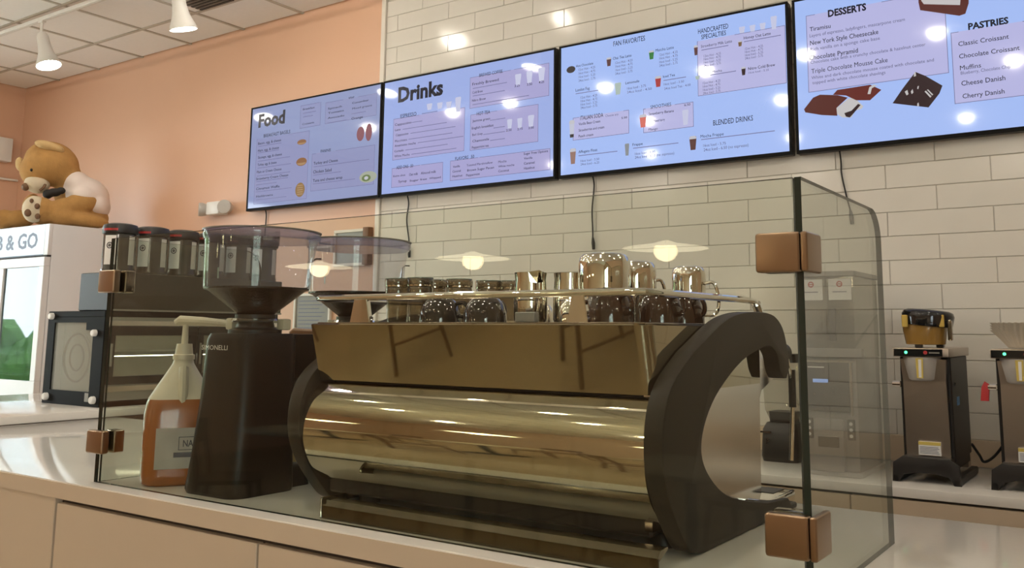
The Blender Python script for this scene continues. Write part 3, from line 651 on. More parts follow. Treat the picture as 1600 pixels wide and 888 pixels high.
MENU = [
 [
  ('H', 'Food', 0.094, 0.663, 0.31, 0.099),
  ('B', 0.577, 0.594, 0.8, 0.772, 0.784, 0.799),
  ('T', 'Breakfast', 0.604, 0.733, 0.128, 0.014),
  ('L', 0.606, 0.705, 0.141),
  ('L', 0.608, 0.676, 0.108),
  ('T', 'Croissants', 0.604, 0.618, 0.129, 0.014),
  ('B', 0.85, 0.596, 1.375, 0.758, 1.033, 1.187),
  ('T', 'WRAP', 1.088, 0.753, 0.059, 0.014),
  ('T', 'Spinach', 0.877, 0.702, 0.146, 0.014),
  ('T', 'Tomato', 0.879, 0.668, 0.166, 0.014),
  ('T', 'Avocado', 0.878, 0.63, 0.174, 0.014),
  ('L', 0.875, 0.596, 0.2),
  ('T', 'Cucumber', 1.128, 0.711, 0.167, 0.014),
  ('T', 'Mixed greens', 1.131, 0.669, 0.197, 0.014),
  ('L', 1.125, 0.634, 0.144),
  ('T', 'Orange', 1.127, 0.593, 0.114, 0.018),
  ('T', 'BREAKFAST BAGELS', 0.164, 0.572, 0.307, 0.027),
  ('B', 0.084, 0.049, 0.687, 0.567, 0.093, 0.454),
  ('T', 'Bacon, egg, & cheese', 0.102, 0.521, 0.27, 0.02),
  ('L', 0.107, 0.504, 0.269),
  ('T', 'Ham, egg, & cheese', 0.104, 0.464, 0.247, 0.02),
  ('L', 0.105, 0.452, 0.247),
  ('T', 'Sausage, egg, & cheese', 0.109, 0.409, 0.279, 0.019),
  ('L', 0.11, 0.385, 0.373),
  ('T', 'Turkey, egg, & cheese', 0.109, 0.351, 0.222, 0.019),
  ('L', 0.111, 0.33, 0.385),
  ('T', 'Plain or Cream Cheese', 0.105, 0.293, 0.286, 0.019),
  ('L', 0.107, 0.267, 0.385),
  ('T', 'Strawberry Cream Cheese', 0.1, 0.239, 0.373, 0.019),
  ('L', 0.101, 0.224, 0.368),
  ('L', 0.103, 0.198, 0.239),
  ('T', 'Cinnamon Waffle', 0.106, 0.16, 0.273, 0.019),
  ('L', 0.102, 0.143, 0.415),
  ('T', 'Hashbrowns', 0.111, 0.101, 0.195, 0.017),
  ('L', 0.113, 0.079, 0.35),
  ('B', 0.726, 0.1, 1.37, 0.383, 0.767, 0.975),
  ('T', 'PANINIS', 0.819, 0.383, 0.106, 0.021),
  ('T', 'Turkey and Cheese', 0.748, 0.299, 0.255, 0.021),
  ('L', 0.749, 0.279, 0.571),
  ('T', 'Chicken Salad', 0.747, 0.233, 0.194, 0.023),
  ('L', 0.748, 0.217, 0.291),
  ('T', 'Tuna and cheese wrap', 0.748, 0.168, 0.309, 0.021),
  ('L', 0.749, 0.151, 0.436),
  ('C', 'bun', 0.607, 0.487, 0.101, 0.041),
  ('C', 'bun', 0.614, 0.335, 0.117, 0.064),
  ('C', 'waffle', 0.611, 0.122, 0.104, 0.11),
  ('C', 'fruit', 1.224, 0.478, 0.076, 0.106),
  ('C', 'fruit', 1.306, 0.48, 0.063, 0.127),
  ('C', 'wrap', 1.314, 0.157, 0.171, 0.082),
 ],
 [
  ('H', 'Drinks', 0.145, 0.663, 0.408, 0.1),
  ('B', 0.107, 0.252, 0.745, 0.546, 0.344, 0.709),
  ('T', 'ESPRESSO', 0.172, 0.544, 0.147, 0.027),
  ('L', 0.368, 0.547, 0.139),
  ('T', 'Cappuccino', 0.122, 0.495, 0.153, 0.017),
  ('L', 0.283, 0.497, 0.091),
  ('T', 'Latte', 0.124, 0.458, 0.052, 0.015),
  ('L', 0.196, 0.459, 0.396),
  ('T', 'Cappuccino', 0.133, 0.42, 0.117, 0.016),
  ('L', 0.27, 0.422, 0.398),
  ('T', 'Macchiato', 0.127, 0.378, 0.113, 0.016),
  ('L', 0.252, 0.382, 0.39),
  ('T', 'Americano mocha', 0.125, 0.345, 0.195, 0.016),
  ('L', 0.339, 0.348, 0.397),
  ('T', 'Cortado', 0.125, 0.307, 0.085, 0.015),
  ('L', 0.226, 0.309, 0.378),
  ('T', 'White Mocha', 0.126, 0.271, 0.141, 0.016),
  ('L', 0.283, 0.274, 0.396),
  ('C', 'cup', 0.436, 0.591, 0.05, 0.044),
  ('C', 'cup', 0.528, 0.586, 0.049, 0.043),
  ('C', 'cup', 0.607, 0.581, 0.048, 0.043),
  ('C', 'cup', 0.686, 0.573, 0.05, 0.101),
  ('B', 0.784, 0.53, 1.411, 0.741, 1.116, 1.143),
  ('T', 'BREWED COFFEE', 0.86, 0.734, 0.19, 0.021),
  ('T', 'Freshly Brewed', 0.804, 0.684, 0.216, 0.018),
  ('L', 0.808, 0.66, 0.279),
  ('T', 'Cold Brew', 0.806, 0.628, 0.085, 0.016),
  ('L', 0.809, 0.609, 0.261),
  ('T', 'Nitro Brew', 0.804, 0.574, 0.113, 0.016),
  ('L', 0.807, 0.55, 0.452),
  ('C', 'cup', 1.174, 0.67, 0.049, 0.07),
  ('C', 'cup', 1.262, 0.673, 0.048, 0.077),
  ('C', 'cup', 1.354, 0.676, 0.052, 0.085),
  ('T', '3.25', 1.147, 0.622, 0.041, 0.016),
  ('T', '3.50', 1.243, 0.617, 0.04, 0.016),
  ('T', '4.25', 1.334, 0.618, 0.04, 0.016),
  ('B', 0.793, 0.248, 1.332, 0.488, 1.01, 1.106),
  ('T', 'HOT TEA', 0.845, 0.476, 0.109, 0.023),
  ('T', 'Jasmine green', 0.81, 0.436, 0.145, 0.016),
  ('L', 0.955, 0.427, 0.122),
  ('T', 'English breakfast', 0.807, 0.388, 0.177, 0.016),
  ('L', 0.984, 0.373, 0.09),
  ('T', 'Earl Grey', 0.812, 0.344, 0.084, 0.015),
  ('L', 0.901, 0.34, 0.174),
  ('T', 'Chamomile', 0.813, 0.301, 0.137, 0.016),
  ('L', 0.958, 0.294, 0.117),
  ('T', 'Peppermint tea', 0.81, 0.259, 0.137, 0.016),
  ('C', 'cup', 1.112, 0.388, 0.041, 0.059),
  ('C', 'cup', 1.191, 0.384, 0.04, 0.063),
  ('C', 'cup', 1.277, 0.387, 0.047, 0.073),
  ('T', '2.50', 1.085, 0.341, 0.043, 0.015),
  ('T', '2.75', 1.173, 0.339, 0.04, 0.015),
  ('T', '3.00', 1.258, 0.336, 0.041, 0.014),
  ('B', 0.105, 0.059, 0.567, 0.196, 0.364, 0.372),
  ('T', 'ADD ONS  .50', 0.148, 0.186, 0.154, 0.022),
  ('T', 'Extra shot', 0.121, 0.133, 0.112, 0.013),
  ('T', 'Oat milk', 0.269, 0.129, 0.078, 0.017),
  ('T', 'Almond milk', 0.374, 0.129, 0.133, 0.017),
  ('T', 'Syrup', 0.171, 0.09, 0.076, 0.016),
  ('T', 'Sugar free', 0.274, 0.088, 0.155, 0.013),
  ('T', 'Whipped', 0.449, 0.089, 0.101, 0.013),
  ('B', 0.629, 0.062, 1.422, 0.197, 0.861, 0.875),
  ('T', 'FLAVORS  .50', 0.671, 0.197, 0.159, 0.021),
  ('T', 'Vanilla', 0.653, 0.148, 0.059, 0.014),
  ('T', 'Caramel', 0.651, 0.116, 0.069, 0.014),
  ('T', 'Hazelnut', 0.65, 0.084, 0.085, 0.014),
  ('T', 'Toasted Marshmallow', 0.769, 0.146, 0.212, 0.014),
  ('T', 'Brown Sugar Pecan', 0.775, 0.112, 0.217, 0.015),
  ('T', 'Peppermint', 0.767, 0.08, 0.111, 0.015),
  ('T', 'Mocha', 1.027, 0.143, 0.064, 0.015),
  ('T', 'White mocha', 1.027, 0.114, 0.125, 0.013),
  ('T', 'Coconut', 1.028, 0.083, 0.084, 0.015),
  ('T', 'Sugar Free Options', 1.224, 0.175, 0.182, 0.015),
  ('T', 'Vanilla', 1.226, 0.146, 0.064, 0.013),
  ('T', 'Caramel', 1.226, 0.113, 0.081, 0.015),
  ('T', 'Hazelnut', 1.227, 0.082, 0.081, 0.015),
 ],
 [
  ('T', 'FAN FAVORITES', 0.384, 0.766, 0.211, 0.03),
  ('T', 'HANDCRAFTED', 0.929, 0.744, 0.18, 0.028),
  ('T', 'SPECIALTIES', 0.948, 0.709, 0.147, 0.026),
  ('C', 'coffee', 0.086, 0.671, 0.064, 0.043),
  ('T', 'Hot Chocolate', 0.124, 0.679, 0.12, 0.015),
  ('S', '12oz Hot - 4.25', 0.141, 0.654, 0.117, 0.016),
  ('S', '16oz Hot - 4.75', 0.141, 0.631, 0.117, 0.016),
  ('S', '16oz Iced - 5.25', 0.141, 0.608, 0.117, 0.016),
  ('S', '24oz Iced - 5.75', 0.141, 0.585, 0.117, 0.016),
  ('C', 'cola', 0.353, 0.676, 0.033, 0.052),
  ('T', 'Chai Tea Latte', 0.38, 0.684, 0.125, 0.016),
  ('S', '12oz Hot - 4.25', 0.397, 0.655, 0.115, 0.016),
  ('S', '16oz Hot - 4.75', 0.397, 0.633, 0.115, 0.016),
  ('S', '16oz Iced - 5.25', 0.397, 0.611, 0.115, 0.016),
  ('S', '24oz Iced - 5.75', 0.396, 0.589, 0.115, 0.016),
  ('C', 'green', 0.636, 0.671, 0.034, 0.051),
  ('T', 'Matcha Latte', 0.663, 0.685, 0.115, 0.017),
  ('S', '12oz Hot - 4.25', 0.686, 0.656, 0.115, 0.016),
  ('S', '16oz Hot - 4.75', 0.686, 0.635, 0.115, 0.016),
  ('S', '16oz Iced - 5.25', 0.686, 0.613, 0.114, 0.016),
  ('S', '24oz Iced - 5.75', 0.686, 0.592, 0.114, 0.016),
  ('T', 'London Fog', 0.12, 0.527, 0.099, 0.018),
  ('L', 0.12, 0.51, 0.159),
  ('S', '12oz Hot - 4.25', 0.156, 0.478, 0.116, 0.016),
  ('S', '16oz Hot - 4.75', 0.156, 0.456, 0.116, 0.016),
  ('S', '16oz Iced - 5.25', 0.156, 0.435, 0.116, 0.016),
  ('S', '24oz Iced - 5.75', 0.156, 0.414, 0.116, 0.016),
  ('C', 'pale', 0.414, 0.503, 0.043, 0.071),
  ('T', 'Lemonade', 0.464, 0.522, 0.091, 0.015),
  ('S', '16oz Iced - 3.75', 0.474, 0.488, 0.124, 0.016),
  ('S', '24oz Iced - 4.50', 0.474, 0.465, 0.161, 0.016),
  ('C', 'red', 0.677, 0.506, 0.039, 0.062),
  ('T', 'Iced Tea', 0.708, 0.524, 0.075, 0.014),
  ('L', 0.71, 0.504, 0.141),
  ('S', '16oz Iced - 3.50', 0.712, 0.478, 0.126, 0.015),
  ('S', '24oz Iced Tea - 4.00', 0.715, 0.452, 0.163, 0.015),
  ('B', 0.101, 0.226, 0.486, 0.366, 0.144, 0.449),
  ('T', 'ITALIAN SODA', 0.153, 0.346, 0.16, 0.025),
  ('S', 'Choose any', 0.327, 0.343, 0.089, 0.015),
  ('T', '5.00', 0.436, 0.317, 0.038, 0.012),
  ('T', 'Vanilla Bean Cream', 0.142, 0.315, 0.151, 0.016),
  ('T', 'Strawberries and cream', 0.142, 0.276, 0.178, 0.016),
  ('T', 'Peach cream', 0.142, 0.24, 0.102, 0.016),
  ('C', 'soda', 0.094, 0.298, 0.038, 0.106),
  ('B', 0.579, 0.216, 0.893, 0.359, 0.595, 0.78),
  ('T', 'SMOOTHIES', 0.626, 0.352, 0.131, 0.021),
  ('T', '6.50', 0.838, 0.34, 0.037, 0.013),
  ('T', 'Strawberry Banana', 0.614, 0.316, 0.159, 0.015),
  ('T', 'Mixed berry', 0.646, 0.272, 0.07, 0.015),
  ('T', 'Mango', 0.613, 0.226, 0.058, 0.014),
  ('C', 'smoothie', 0.577, 0.287, 0.044, 0.074),
  ('C', 'cup', 0.844, 0.275, 0.039, 0.087),
  ('C', 'iced', 0.102, 0.129, 0.043, 0.093),
  ('T', 'Affogato Float', 0.141, 0.144, 0.131, 0.016),
  ('L', 0.141, 0.125, 0.267),
  ('S', '16oz Iced - 5.50', 0.156, 0.089, 0.129, 0.015),
  ('S', '24oz Iced - 6.25', 0.156, 0.068, 0.129, 0.015),
  ('C', 'pale2', 0.472, 0.131, 0.029, 0.071),
  ('T', 'Frappe', 0.508, 0.148, 0.066, 0.015),
  ('L', 0.512, 0.131, 0.286),
  ('S', '16oz Iced - 6.00', 0.523, 0.094, 0.13, 0.015),
  ('S', '24oz Iced - 6.50 (no espresso)', 0.523, 0.072, 0.249, 0.017),
  ('B', 0.922, 0.385, 1.427, 0.702, 0.928, 1.144),
  ('C', 'cola', 0.914, 0.651, 0.024, 0.056),
  ('T', 'Strawberry Milk Latte', 0.945, 0.66, 0.184, 0.016),
  ('L', 0.947, 0.643, 0.16),
  ('S', '12oz Hot - 4.25', 0.961, 0.603, 0.101, 0.015),
  ('S', '16oz Hot - 4.75', 0.96, 0.585, 0.101, 0.015),
  ('S', '16oz Iced - 5.25', 0.96, 0.566, 0.101, 0.015),
  ('S', '24oz Iced - 5.75', 0.96, 0.548, 0.101, 0.015),
  ('C', 'cup', 1.188, 0.72, 0.035, 0.036),
  ('C', 'cup', 1.248, 0.718, 0.034, 0.036),
  ('C', 'cup', 1.305, 0.719, 0.034, 0.036),
  ('C', 'cup', 1.367, 0.727, 0.035, 0.073),
  ('C', 'coffee2', 1.175, 0.644, 0.023, 0.03),
  ('T', 'Honey Oat Latte', 1.197, 0.664, 0.151, 0.016),
  ('L', 1.198, 0.648, 0.205),
  ('S', '12oz Hot - 4.25', 1.202, 0.604, 0.102, 0.015),
  ('S', '16oz Hot - 4.75', 1.201, 0.586, 0.102, 0.015),
  ('S', '16oz Iced - 5.25', 1.201, 0.568, 0.102, 0.015),
  ('S', '24oz Iced - 5.75', 1.2, 0.55, 0.102, 0.015),
  ('T', 'Mocha', 1.009, 0.505, 0.057, 0.014),
  ('L', 0.997, 0.492, 0.151),
  ('S', '12oz Hot - 4.25', 0.953, 0.449, 0.103, 0.015),
  ('S', '16oz Hot - 4.75', 0.952, 0.43, 0.103, 0.015),
  ('S', '16oz Iced - 5.25', 0.952, 0.41, 0.103, 0.015),
  ('S', '24oz Iced - 5.75', 0.952, 0.391, 0.103, 0.015),
  ('C', 'pale', 0.921, 0.492, 0.027, 0.021),
  ('C', 'dark', 1.191, 0.487, 0.025, 0.045),
  ('T', 'Nitro Cold Brew', 1.217, 0.488, 0.15, 0.016),
  ('S', '16oz Iced - 5.25', 1.219, 0.468, 0.113, 0.012),
  ('T', 'BLENDED DRINKS', 1.009, 0.208, 0.228, 0.029),
  ('C', 'mocha', 0.887, 0.123, 0.044, 0.077),
  ('T', 'Mocha Frappe', 0.933, 0.147, 0.136, 0.017),
  ('L', 0.936, 0.134, 0.419),
  ('S', '16oz Iced - 5.75', 0.948, 0.095, 0.132, 0.016),
  ('S', '24oz Iced - 6.50 (no espresso)', 0.95, 0.07, 0.258, 0.018),
 ],
 [
  ('H', 'DESSERTS', 0.187, 0.703, 0.193, 0.035),
  ('B', 0.072, 0.317, 0.748, 0.731, 0.12, 0.455),
  ('T', 'Tiramisu', 0.09, 0.643, 0.108, 0.022),
  ('S', 'Layers of espresso, ladyfingers, mascarpone cream', 0.088, 0.611, 0.473, 0.019),
  ('T', 'New York Style Cheesecake', 0.089, 0.568, 0.344, 0.024),
  ('S', 'Rich vanilla on a sponge cake base', 0.09, 0.537, 0.349, 0.019),
  ('T', 'Chocolate Pyramid', 0.082, 0.489, 0.248, 0.024),
  ('S', 'Chocolate cake with a crunchy chocolate & hazelnut center', 0.088, 0.468, 0.562, 0.018),
  ('T', 'Triple Chocolate Mousse Cake', 0.091, 0.416, 0.38, 0.024),
  ('S', 'White and dark chocolate mousse coated with chocolate and', 0.09, 0.385, 0.594, 0.018),
  ('S', 'topped with white chocolate shavings', 0.094, 0.358, 0.364, 0.018),
  ('H', 'PASTRIES', 0.843, 0.513, 0.172, 0.03),
  ('B', 0.765, 0.162, 1.156, 0.512, 0.8, 1.072),
  ('T', 'Classic Croissant', 0.796, 0.44, 0.216, 0.022),
  ('T', 'Chocolate Croissant', 0.796, 0.379, 0.257, 0.022),
  ('T', 'Muffins', 0.797, 0.322, 0.091, 0.022),
  ('S', 'Blueberry, Chocolate Chip', 0.799, 0.3, 0.211, 0.017),
  ('T', 'Cheese Danish', 0.799, 0.246, 0.187, 0.023),
  ('T', 'Cherry Danish', 0.801, 0.184, 0.178, 0.022),
  ('P', 'choco', [(0.046, 0.232), (0.095, 0.287), (0.131, 0.298), (0.219, 0.283), (0.27, 0.263), (0.212, 0.217), (0.215, 0.176), (0.136, 0.19), (0.052, 0.215)]),
  ('P', 'cream', [(0.212, 0.217), (0.27, 0.256), (0.3, 0.261), (0.345, 0.208), (0.336, 0.196), (0.306, 0.191), (0.283, 0.158), (0.24, 0.164), (0.214, 0.185)]),
  ('P', 'dark', [(0.25, 0.185), (0.286, 0.193), (0.32, 0.224), (0.332, 0.216), (0.297, 0.179), (0.276, 0.159), (0.258, 0.166)]),
  ('P', 'choco2', [(0.197, 0.288), (0.22, 0.31), (0.383, 0.313), (0.435, 0.279), (0.379, 0.234), (0.312, 0.243), (0.262, 0.275)]),
  ('P', 'cream', [(0.368, 0.267), (0.378, 0.301), (0.399, 0.311), (0.416, 0.304), (0.39, 0.294), (0.382, 0.265)]),
  ('P', 'dark', [(0.485, 0.204), (0.537, 0.273), (0.598, 0.345), (0.643, 0.318), (0.716, 0.259), (0.701, 0.223), (0.649, 0.161)]),
  ('P', 'cream', [(0.544, 0.254), (0.557, 0.261), (0.561, 0.239), (0.552, 0.234)]),
  ('P', 'cream', [(0.572, 0.25), (0.581, 0.262), (0.584, 0.244), (0.576, 0.237)]),
  ('P', 'cream', [(0.635, 0.241), (0.641, 0.245), (0.665, 0.213), (0.659, 0.208)]),
  ('P', 'cream', [(0.646, 0.248), (0.651, 0.25), (0.673, 0.221), (0.668, 0.217)]),
  ('P', 'cream', [(0.593, 0.343), (0.599, 0.344), (0.6, 0.324), (0.589, 0.322)]),
  ('P', 'cream', [(0.599, 0.186), (0.605, 0.192), (0.607, 0.175), (0.598, 0.171)]),
  ('P', 'cream', [(0.605, 0.272), (0.611, 0.273), (0.608, 0.258), (0.602, 0.259)]),
  ('P', 'choco', [(0.629, 0.691), (0.635, 0.65), (0.808, 0.588), (0.835, 0.593), (0.852, 0.641), (0.855, 0.692), (0.632, 0.757)]),
  ('P', 'cream', [(0.642, 0.697), (0.653, 0.677), (0.814, 0.64), (0.821, 0.691), (0.644, 0.745)]),
 ],
]

# ================================================================ menu screens
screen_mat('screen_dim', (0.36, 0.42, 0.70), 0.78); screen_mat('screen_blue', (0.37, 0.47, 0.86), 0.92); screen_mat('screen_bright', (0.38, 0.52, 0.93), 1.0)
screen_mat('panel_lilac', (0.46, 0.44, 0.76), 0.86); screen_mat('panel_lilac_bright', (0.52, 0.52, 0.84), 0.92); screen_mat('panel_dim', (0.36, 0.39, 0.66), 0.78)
screen_mat('ink', (0.02, 0.02, 0.05), 0.3, 0.25); screen_mat('ink_soft', (0.15, 0.15, 0.28), 0.85, 0.25); screen_mat('ink_line', (0.20, 0.20, 0.38), 0.9, 0.25)
PC = {'bun': (.30, .14, .06), 'waffle': (.30, .17, .05), 'fruit': (.28, .10, .12), 'wrap': (.42, .45, .36), 'cup': (.62, .64, .85), 'coffee': (.05, .04, .04), 'coffee2': (.20, .12, .06), 'cola': (.12, .05, .05), 'green': (.04, .22, .05),
      'pale': (.45, .55, .50), 'pale2': (.28, .30, .32), 'red': (.45, .05, .05), 'soda': (.60, .62, .75), 'smoothie': (.75, .18, .14), 'iced': (.34, .20, .16), 'dark': (.03, .012, .014), 'mocha': (.12, .05, .04), 'choco': (.10, .018, .012), 'choco2': (.14, .02, .015), 'cream': (.62, .60, .60)}
PC.update(pale_top=(.60, .60, .66), crumb=(.45, .28, .14), greenery=(.16, .22, .08), gloss=(.22, .06, .04))
for k, c in PC.items(): screen_mat('pic_'+k, c, 0.9, 0.25)
TVX = [(-5.86, -4.435), (-4.425, -2.965), (-2.94, -1.495), (-1.472, -0.02)]
TVL = ['wall menu screen titled Food, leftmost of the four', 'wall menu screen titled Drinks, second of the four', 'wall menu screen listing fan favorites and blended drinks, third of the four', 'wall menu screen listing desserts and pastries, rightmost of the four']
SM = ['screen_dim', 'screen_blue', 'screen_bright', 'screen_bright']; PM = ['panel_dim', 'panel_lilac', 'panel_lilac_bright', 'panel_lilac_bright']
ZB, ZT, YS = 2.415, 3.245, 4.532
def poly_bm(b, pts, y):
    vs_ = [b.verts.new((p[0], y, p[1])) for p in pts]; b.faces.new(vs_)
def bar(b, x0, z0, x1, z1, y): poly_bm(b, [(x0, z0), (x1, z0), (x1, z1), (x0, z1)], y)
for ti, ((x0, x1), items) in enumerate(zip(TVX, MENU)):
    t = thing('menu_screen', TVL[ti], 'screen', ((x0+x1)/2, 4.56, ZB), 'menu screens on the back wall')
    b = B(); box(b, (x0, YS, ZB), (x1, 4.578, ZT), .004, 1); obj('casing', b, 'black_satin', t)
    b = B()
    for lo, hi in (((x0, ZB), (x1, ZB+.020)), ((x0, ZT-.012), (x1, ZT)), ((x0, ZB+.02), (x0+.014, ZT-.012)), ((x1-.014, ZB+.02), (x1, ZT-.012))): box(b, (lo[0], YS-.005, lo[1]), (hi[0], YS+.003, hi[1]), .001, 1)
    obj('bezel', b, 'case_frame', t)
    b = B(); box(b, (x0+.3, 4.577, ZB+.2), (x1-.3, YW-.008, ZT-.2)); obj('wall_mount', b, 'black_matte', t)
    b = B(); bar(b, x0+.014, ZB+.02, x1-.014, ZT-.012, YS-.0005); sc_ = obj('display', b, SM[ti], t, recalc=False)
    txt, soft, line = B(), B(), B(); y = YS-.0012; npic = 0
    def pic(kd, pts, yy): b = B(); poly_bm(b, pts, yy); obj('food_picture', b, 'pic_'+kd, sc_, recalc=False, smooth=0)
    for it in items:
        k = it[0]
        if k == 'H': b = B(); text_bm(b, it[1], x0+it[2], y-.0006, ZB+it[3], it[4], it[5], .040); obj('heading', b, 'ink', sc_, recalc=False, smooth=0)
        elif k == 'T': text_bm(txt, it[1], x0+it[2], y-.0006, ZB+it[3], max(it[4], .01), max(it[5], .009), .006)
        elif k == 'S': text_bm(soft, it[1], x0+it[2], y-.0006, ZB+it[3], max(it[4], .01), max(it[5], .009)*.9, .004)
        elif k == 'L': bar(line, x0+it[1], ZB+it[2]+.001, x0+it[1]+it[3], ZB+it[2]+.0055, y-.0006)
        elif k == 'B':
            a, c, d, e = x0+it[1], ZB+it[2], min(x0+it[3], x1-.016), min(ZB+it[4], ZT-.014)
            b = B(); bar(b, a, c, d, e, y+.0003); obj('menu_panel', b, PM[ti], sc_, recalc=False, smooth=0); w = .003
            bar(line, a, c, d, c+w, y-.0003); bar(line, a, c, a+w, e, y-.0003); bar(line, d-w, c, d, e, y-.0003)
            g0, g1 = x0+it[5], x0+it[6]
            bar(line, a, e-w, max(g0, a+.005), e, y-.0003); 
            if g1 < d: bar(line, g1, e-w, d, e, y-.0003)
        elif k in 'CI':
            kd, cx, cz, w, h = it[1], x0+it[2], ZB+it[3], it[4], it[5]
            if kd == 'waffle':
                for q in range(-2, 3): pic('crumb', [(cx-w*.3, cz+q*h*.15-.004), (cx+w*.3, cz+q*h*.15-.004), (cx+w*.3, cz+q*h*.15+.004), (cx-w*.3, cz+q*h*.15+.004)], y-.0012)
            elif kd == 'bun': pic('crumb', [(cx+w*.42*cos(a), cz-h*.12+h*.28*sin(a)) for a in [pi+pi*i/8 for i in range(9)]], y-.0012)
            elif kd == 'wrap': pic('greenery', [(cx-w*.1+w*.26*cos(2*pi*i/12), cz-h*.08+h*.30*sin(2*pi*i/12)) for i in range(12)], y-.0012); pic('pale_top', [(cx-w*.1+w*.12*cos(2*pi*i/10), cz-h*.08+h*.16*sin(2*pi*i/10)) for i in range(10)], y-.0014)
            elif kd in ('cola', 'green', 'red', 'iced', 'mocha', 'dark', 'smoothie', 'coffee2', 'soda'):
                pic('pale_top', [(cx-w*.46, cz+h*.30), (cx+w*.46, cz+h*.30), (cx+w*.5, cz+h*.42), (cx+w*.3, cz+h*.52), (cx-w*.3, cz+h*.52), (cx-w*.5, cz+h*.42)], y-.0012)
                if kd in ('soda',): pic('coffee', [(cx-w*.34, cz-h*.49), (cx+w*.34, cz-h*.49), (cx+w*.38, cz-h*.30), (cx-w*.38, cz-h*.30)], y-.0012)
            if kd in ('bun', 'waffle', 'fruit', 'wrap', 'coffee'): pic(kd, [(cx+w/2*cos(2*pi*i/16), cz+h/2*sin(2*pi*i/16)) for i in range(16)], y-.0009)
            else: pic(kd, [(cx-w*.33, cz-h/2), (cx+w*.33, cz-h/2), (cx+w*.5, cz+h*.42), (cx+w*.4, cz+h/2), (cx-w*.4, cz+h/2), (cx-w*.5, cz+h*.42)], y-.0009)
        elif k == 'P':
            pts = [(min(x0+p[0], x1-.016), min(ZB+p[1], ZT-.014)) for p in it[2]]; npic += 1; pic(it[1], pts, y-.0009-.0002*npic)
            if it[1].startswith('choco') and len(pts) < 10 and pts[0][1] < .6:
                mx_, mz_ = sum(p[0] for p in pts)/len(pts), sum(p[1] for p in pts)/len(pts); pic('gloss', [(mx_+(p[0]-mx_)*.55, mz_+.012+(p[1]-mz_)*.28) for p in pts], y-.0010-.0002*npic)
    for nm, bm_, m_ in (('menu_lettering', txt, 'ink'), ('menu_small_print', soft, 'ink_soft'), ('panel_outline', line, 'ink_line')):
        if bm_.faces: obj(nm, bm_, m_, sc_, recalc=False, smooth=0)['kind'] = 'stuff'
for pts, l in (([(-5.69, 4.56, 2.43), (-5.69, 4.588, 2.38), (-5.70, 4.585, 2.12)], 'thin black cable hanging from the Food screen'),
               ([(-4.20, 4.56, 2.43), (-4.20, 4.58, 2.36), (-4.215, 4.582, 2.25), (-4.19, 4.58, 2.12), (-4.185, 4.578, 2.06)], 'thin black cable hanging from the Drinks screen'),
               ([(-2.72, 4.56, 2.43), (-2.72, 4.58, 2.36), (-2.735, 4.582, 2.22), (-2.73, 4.58, 2.11), (-2.728, 4.578, 2.05)], 'thin black cable hanging below the fan favorites screen'),
               ([(-1.262, 4.56, 2.43), (-1.262, 4.58, 2.36), (-1.262, 4.582, 2.30), (-1.245, 4.582, 2.20), (-1.225, 4.58, 2.11)], 'thin black cable with plug hanging below the desserts screen')):
    t = thing('power_cable', l, 'cable', pts[0], 'cables under the menu screens')
    b = B(); tube(b, catmull(pts, 8), .0045, 6); obj('cord', b, 'cable', t)
    e = Vector(pts[-1]); b = B(); tube(b, [e, e+Vector((.003, 0, -.03)), e+Vector((.006, 0, -.07))], [.006, .011, .009], 8); obj('plug', b, 'case_blue' if 'desserts' in l else 'cable', t)

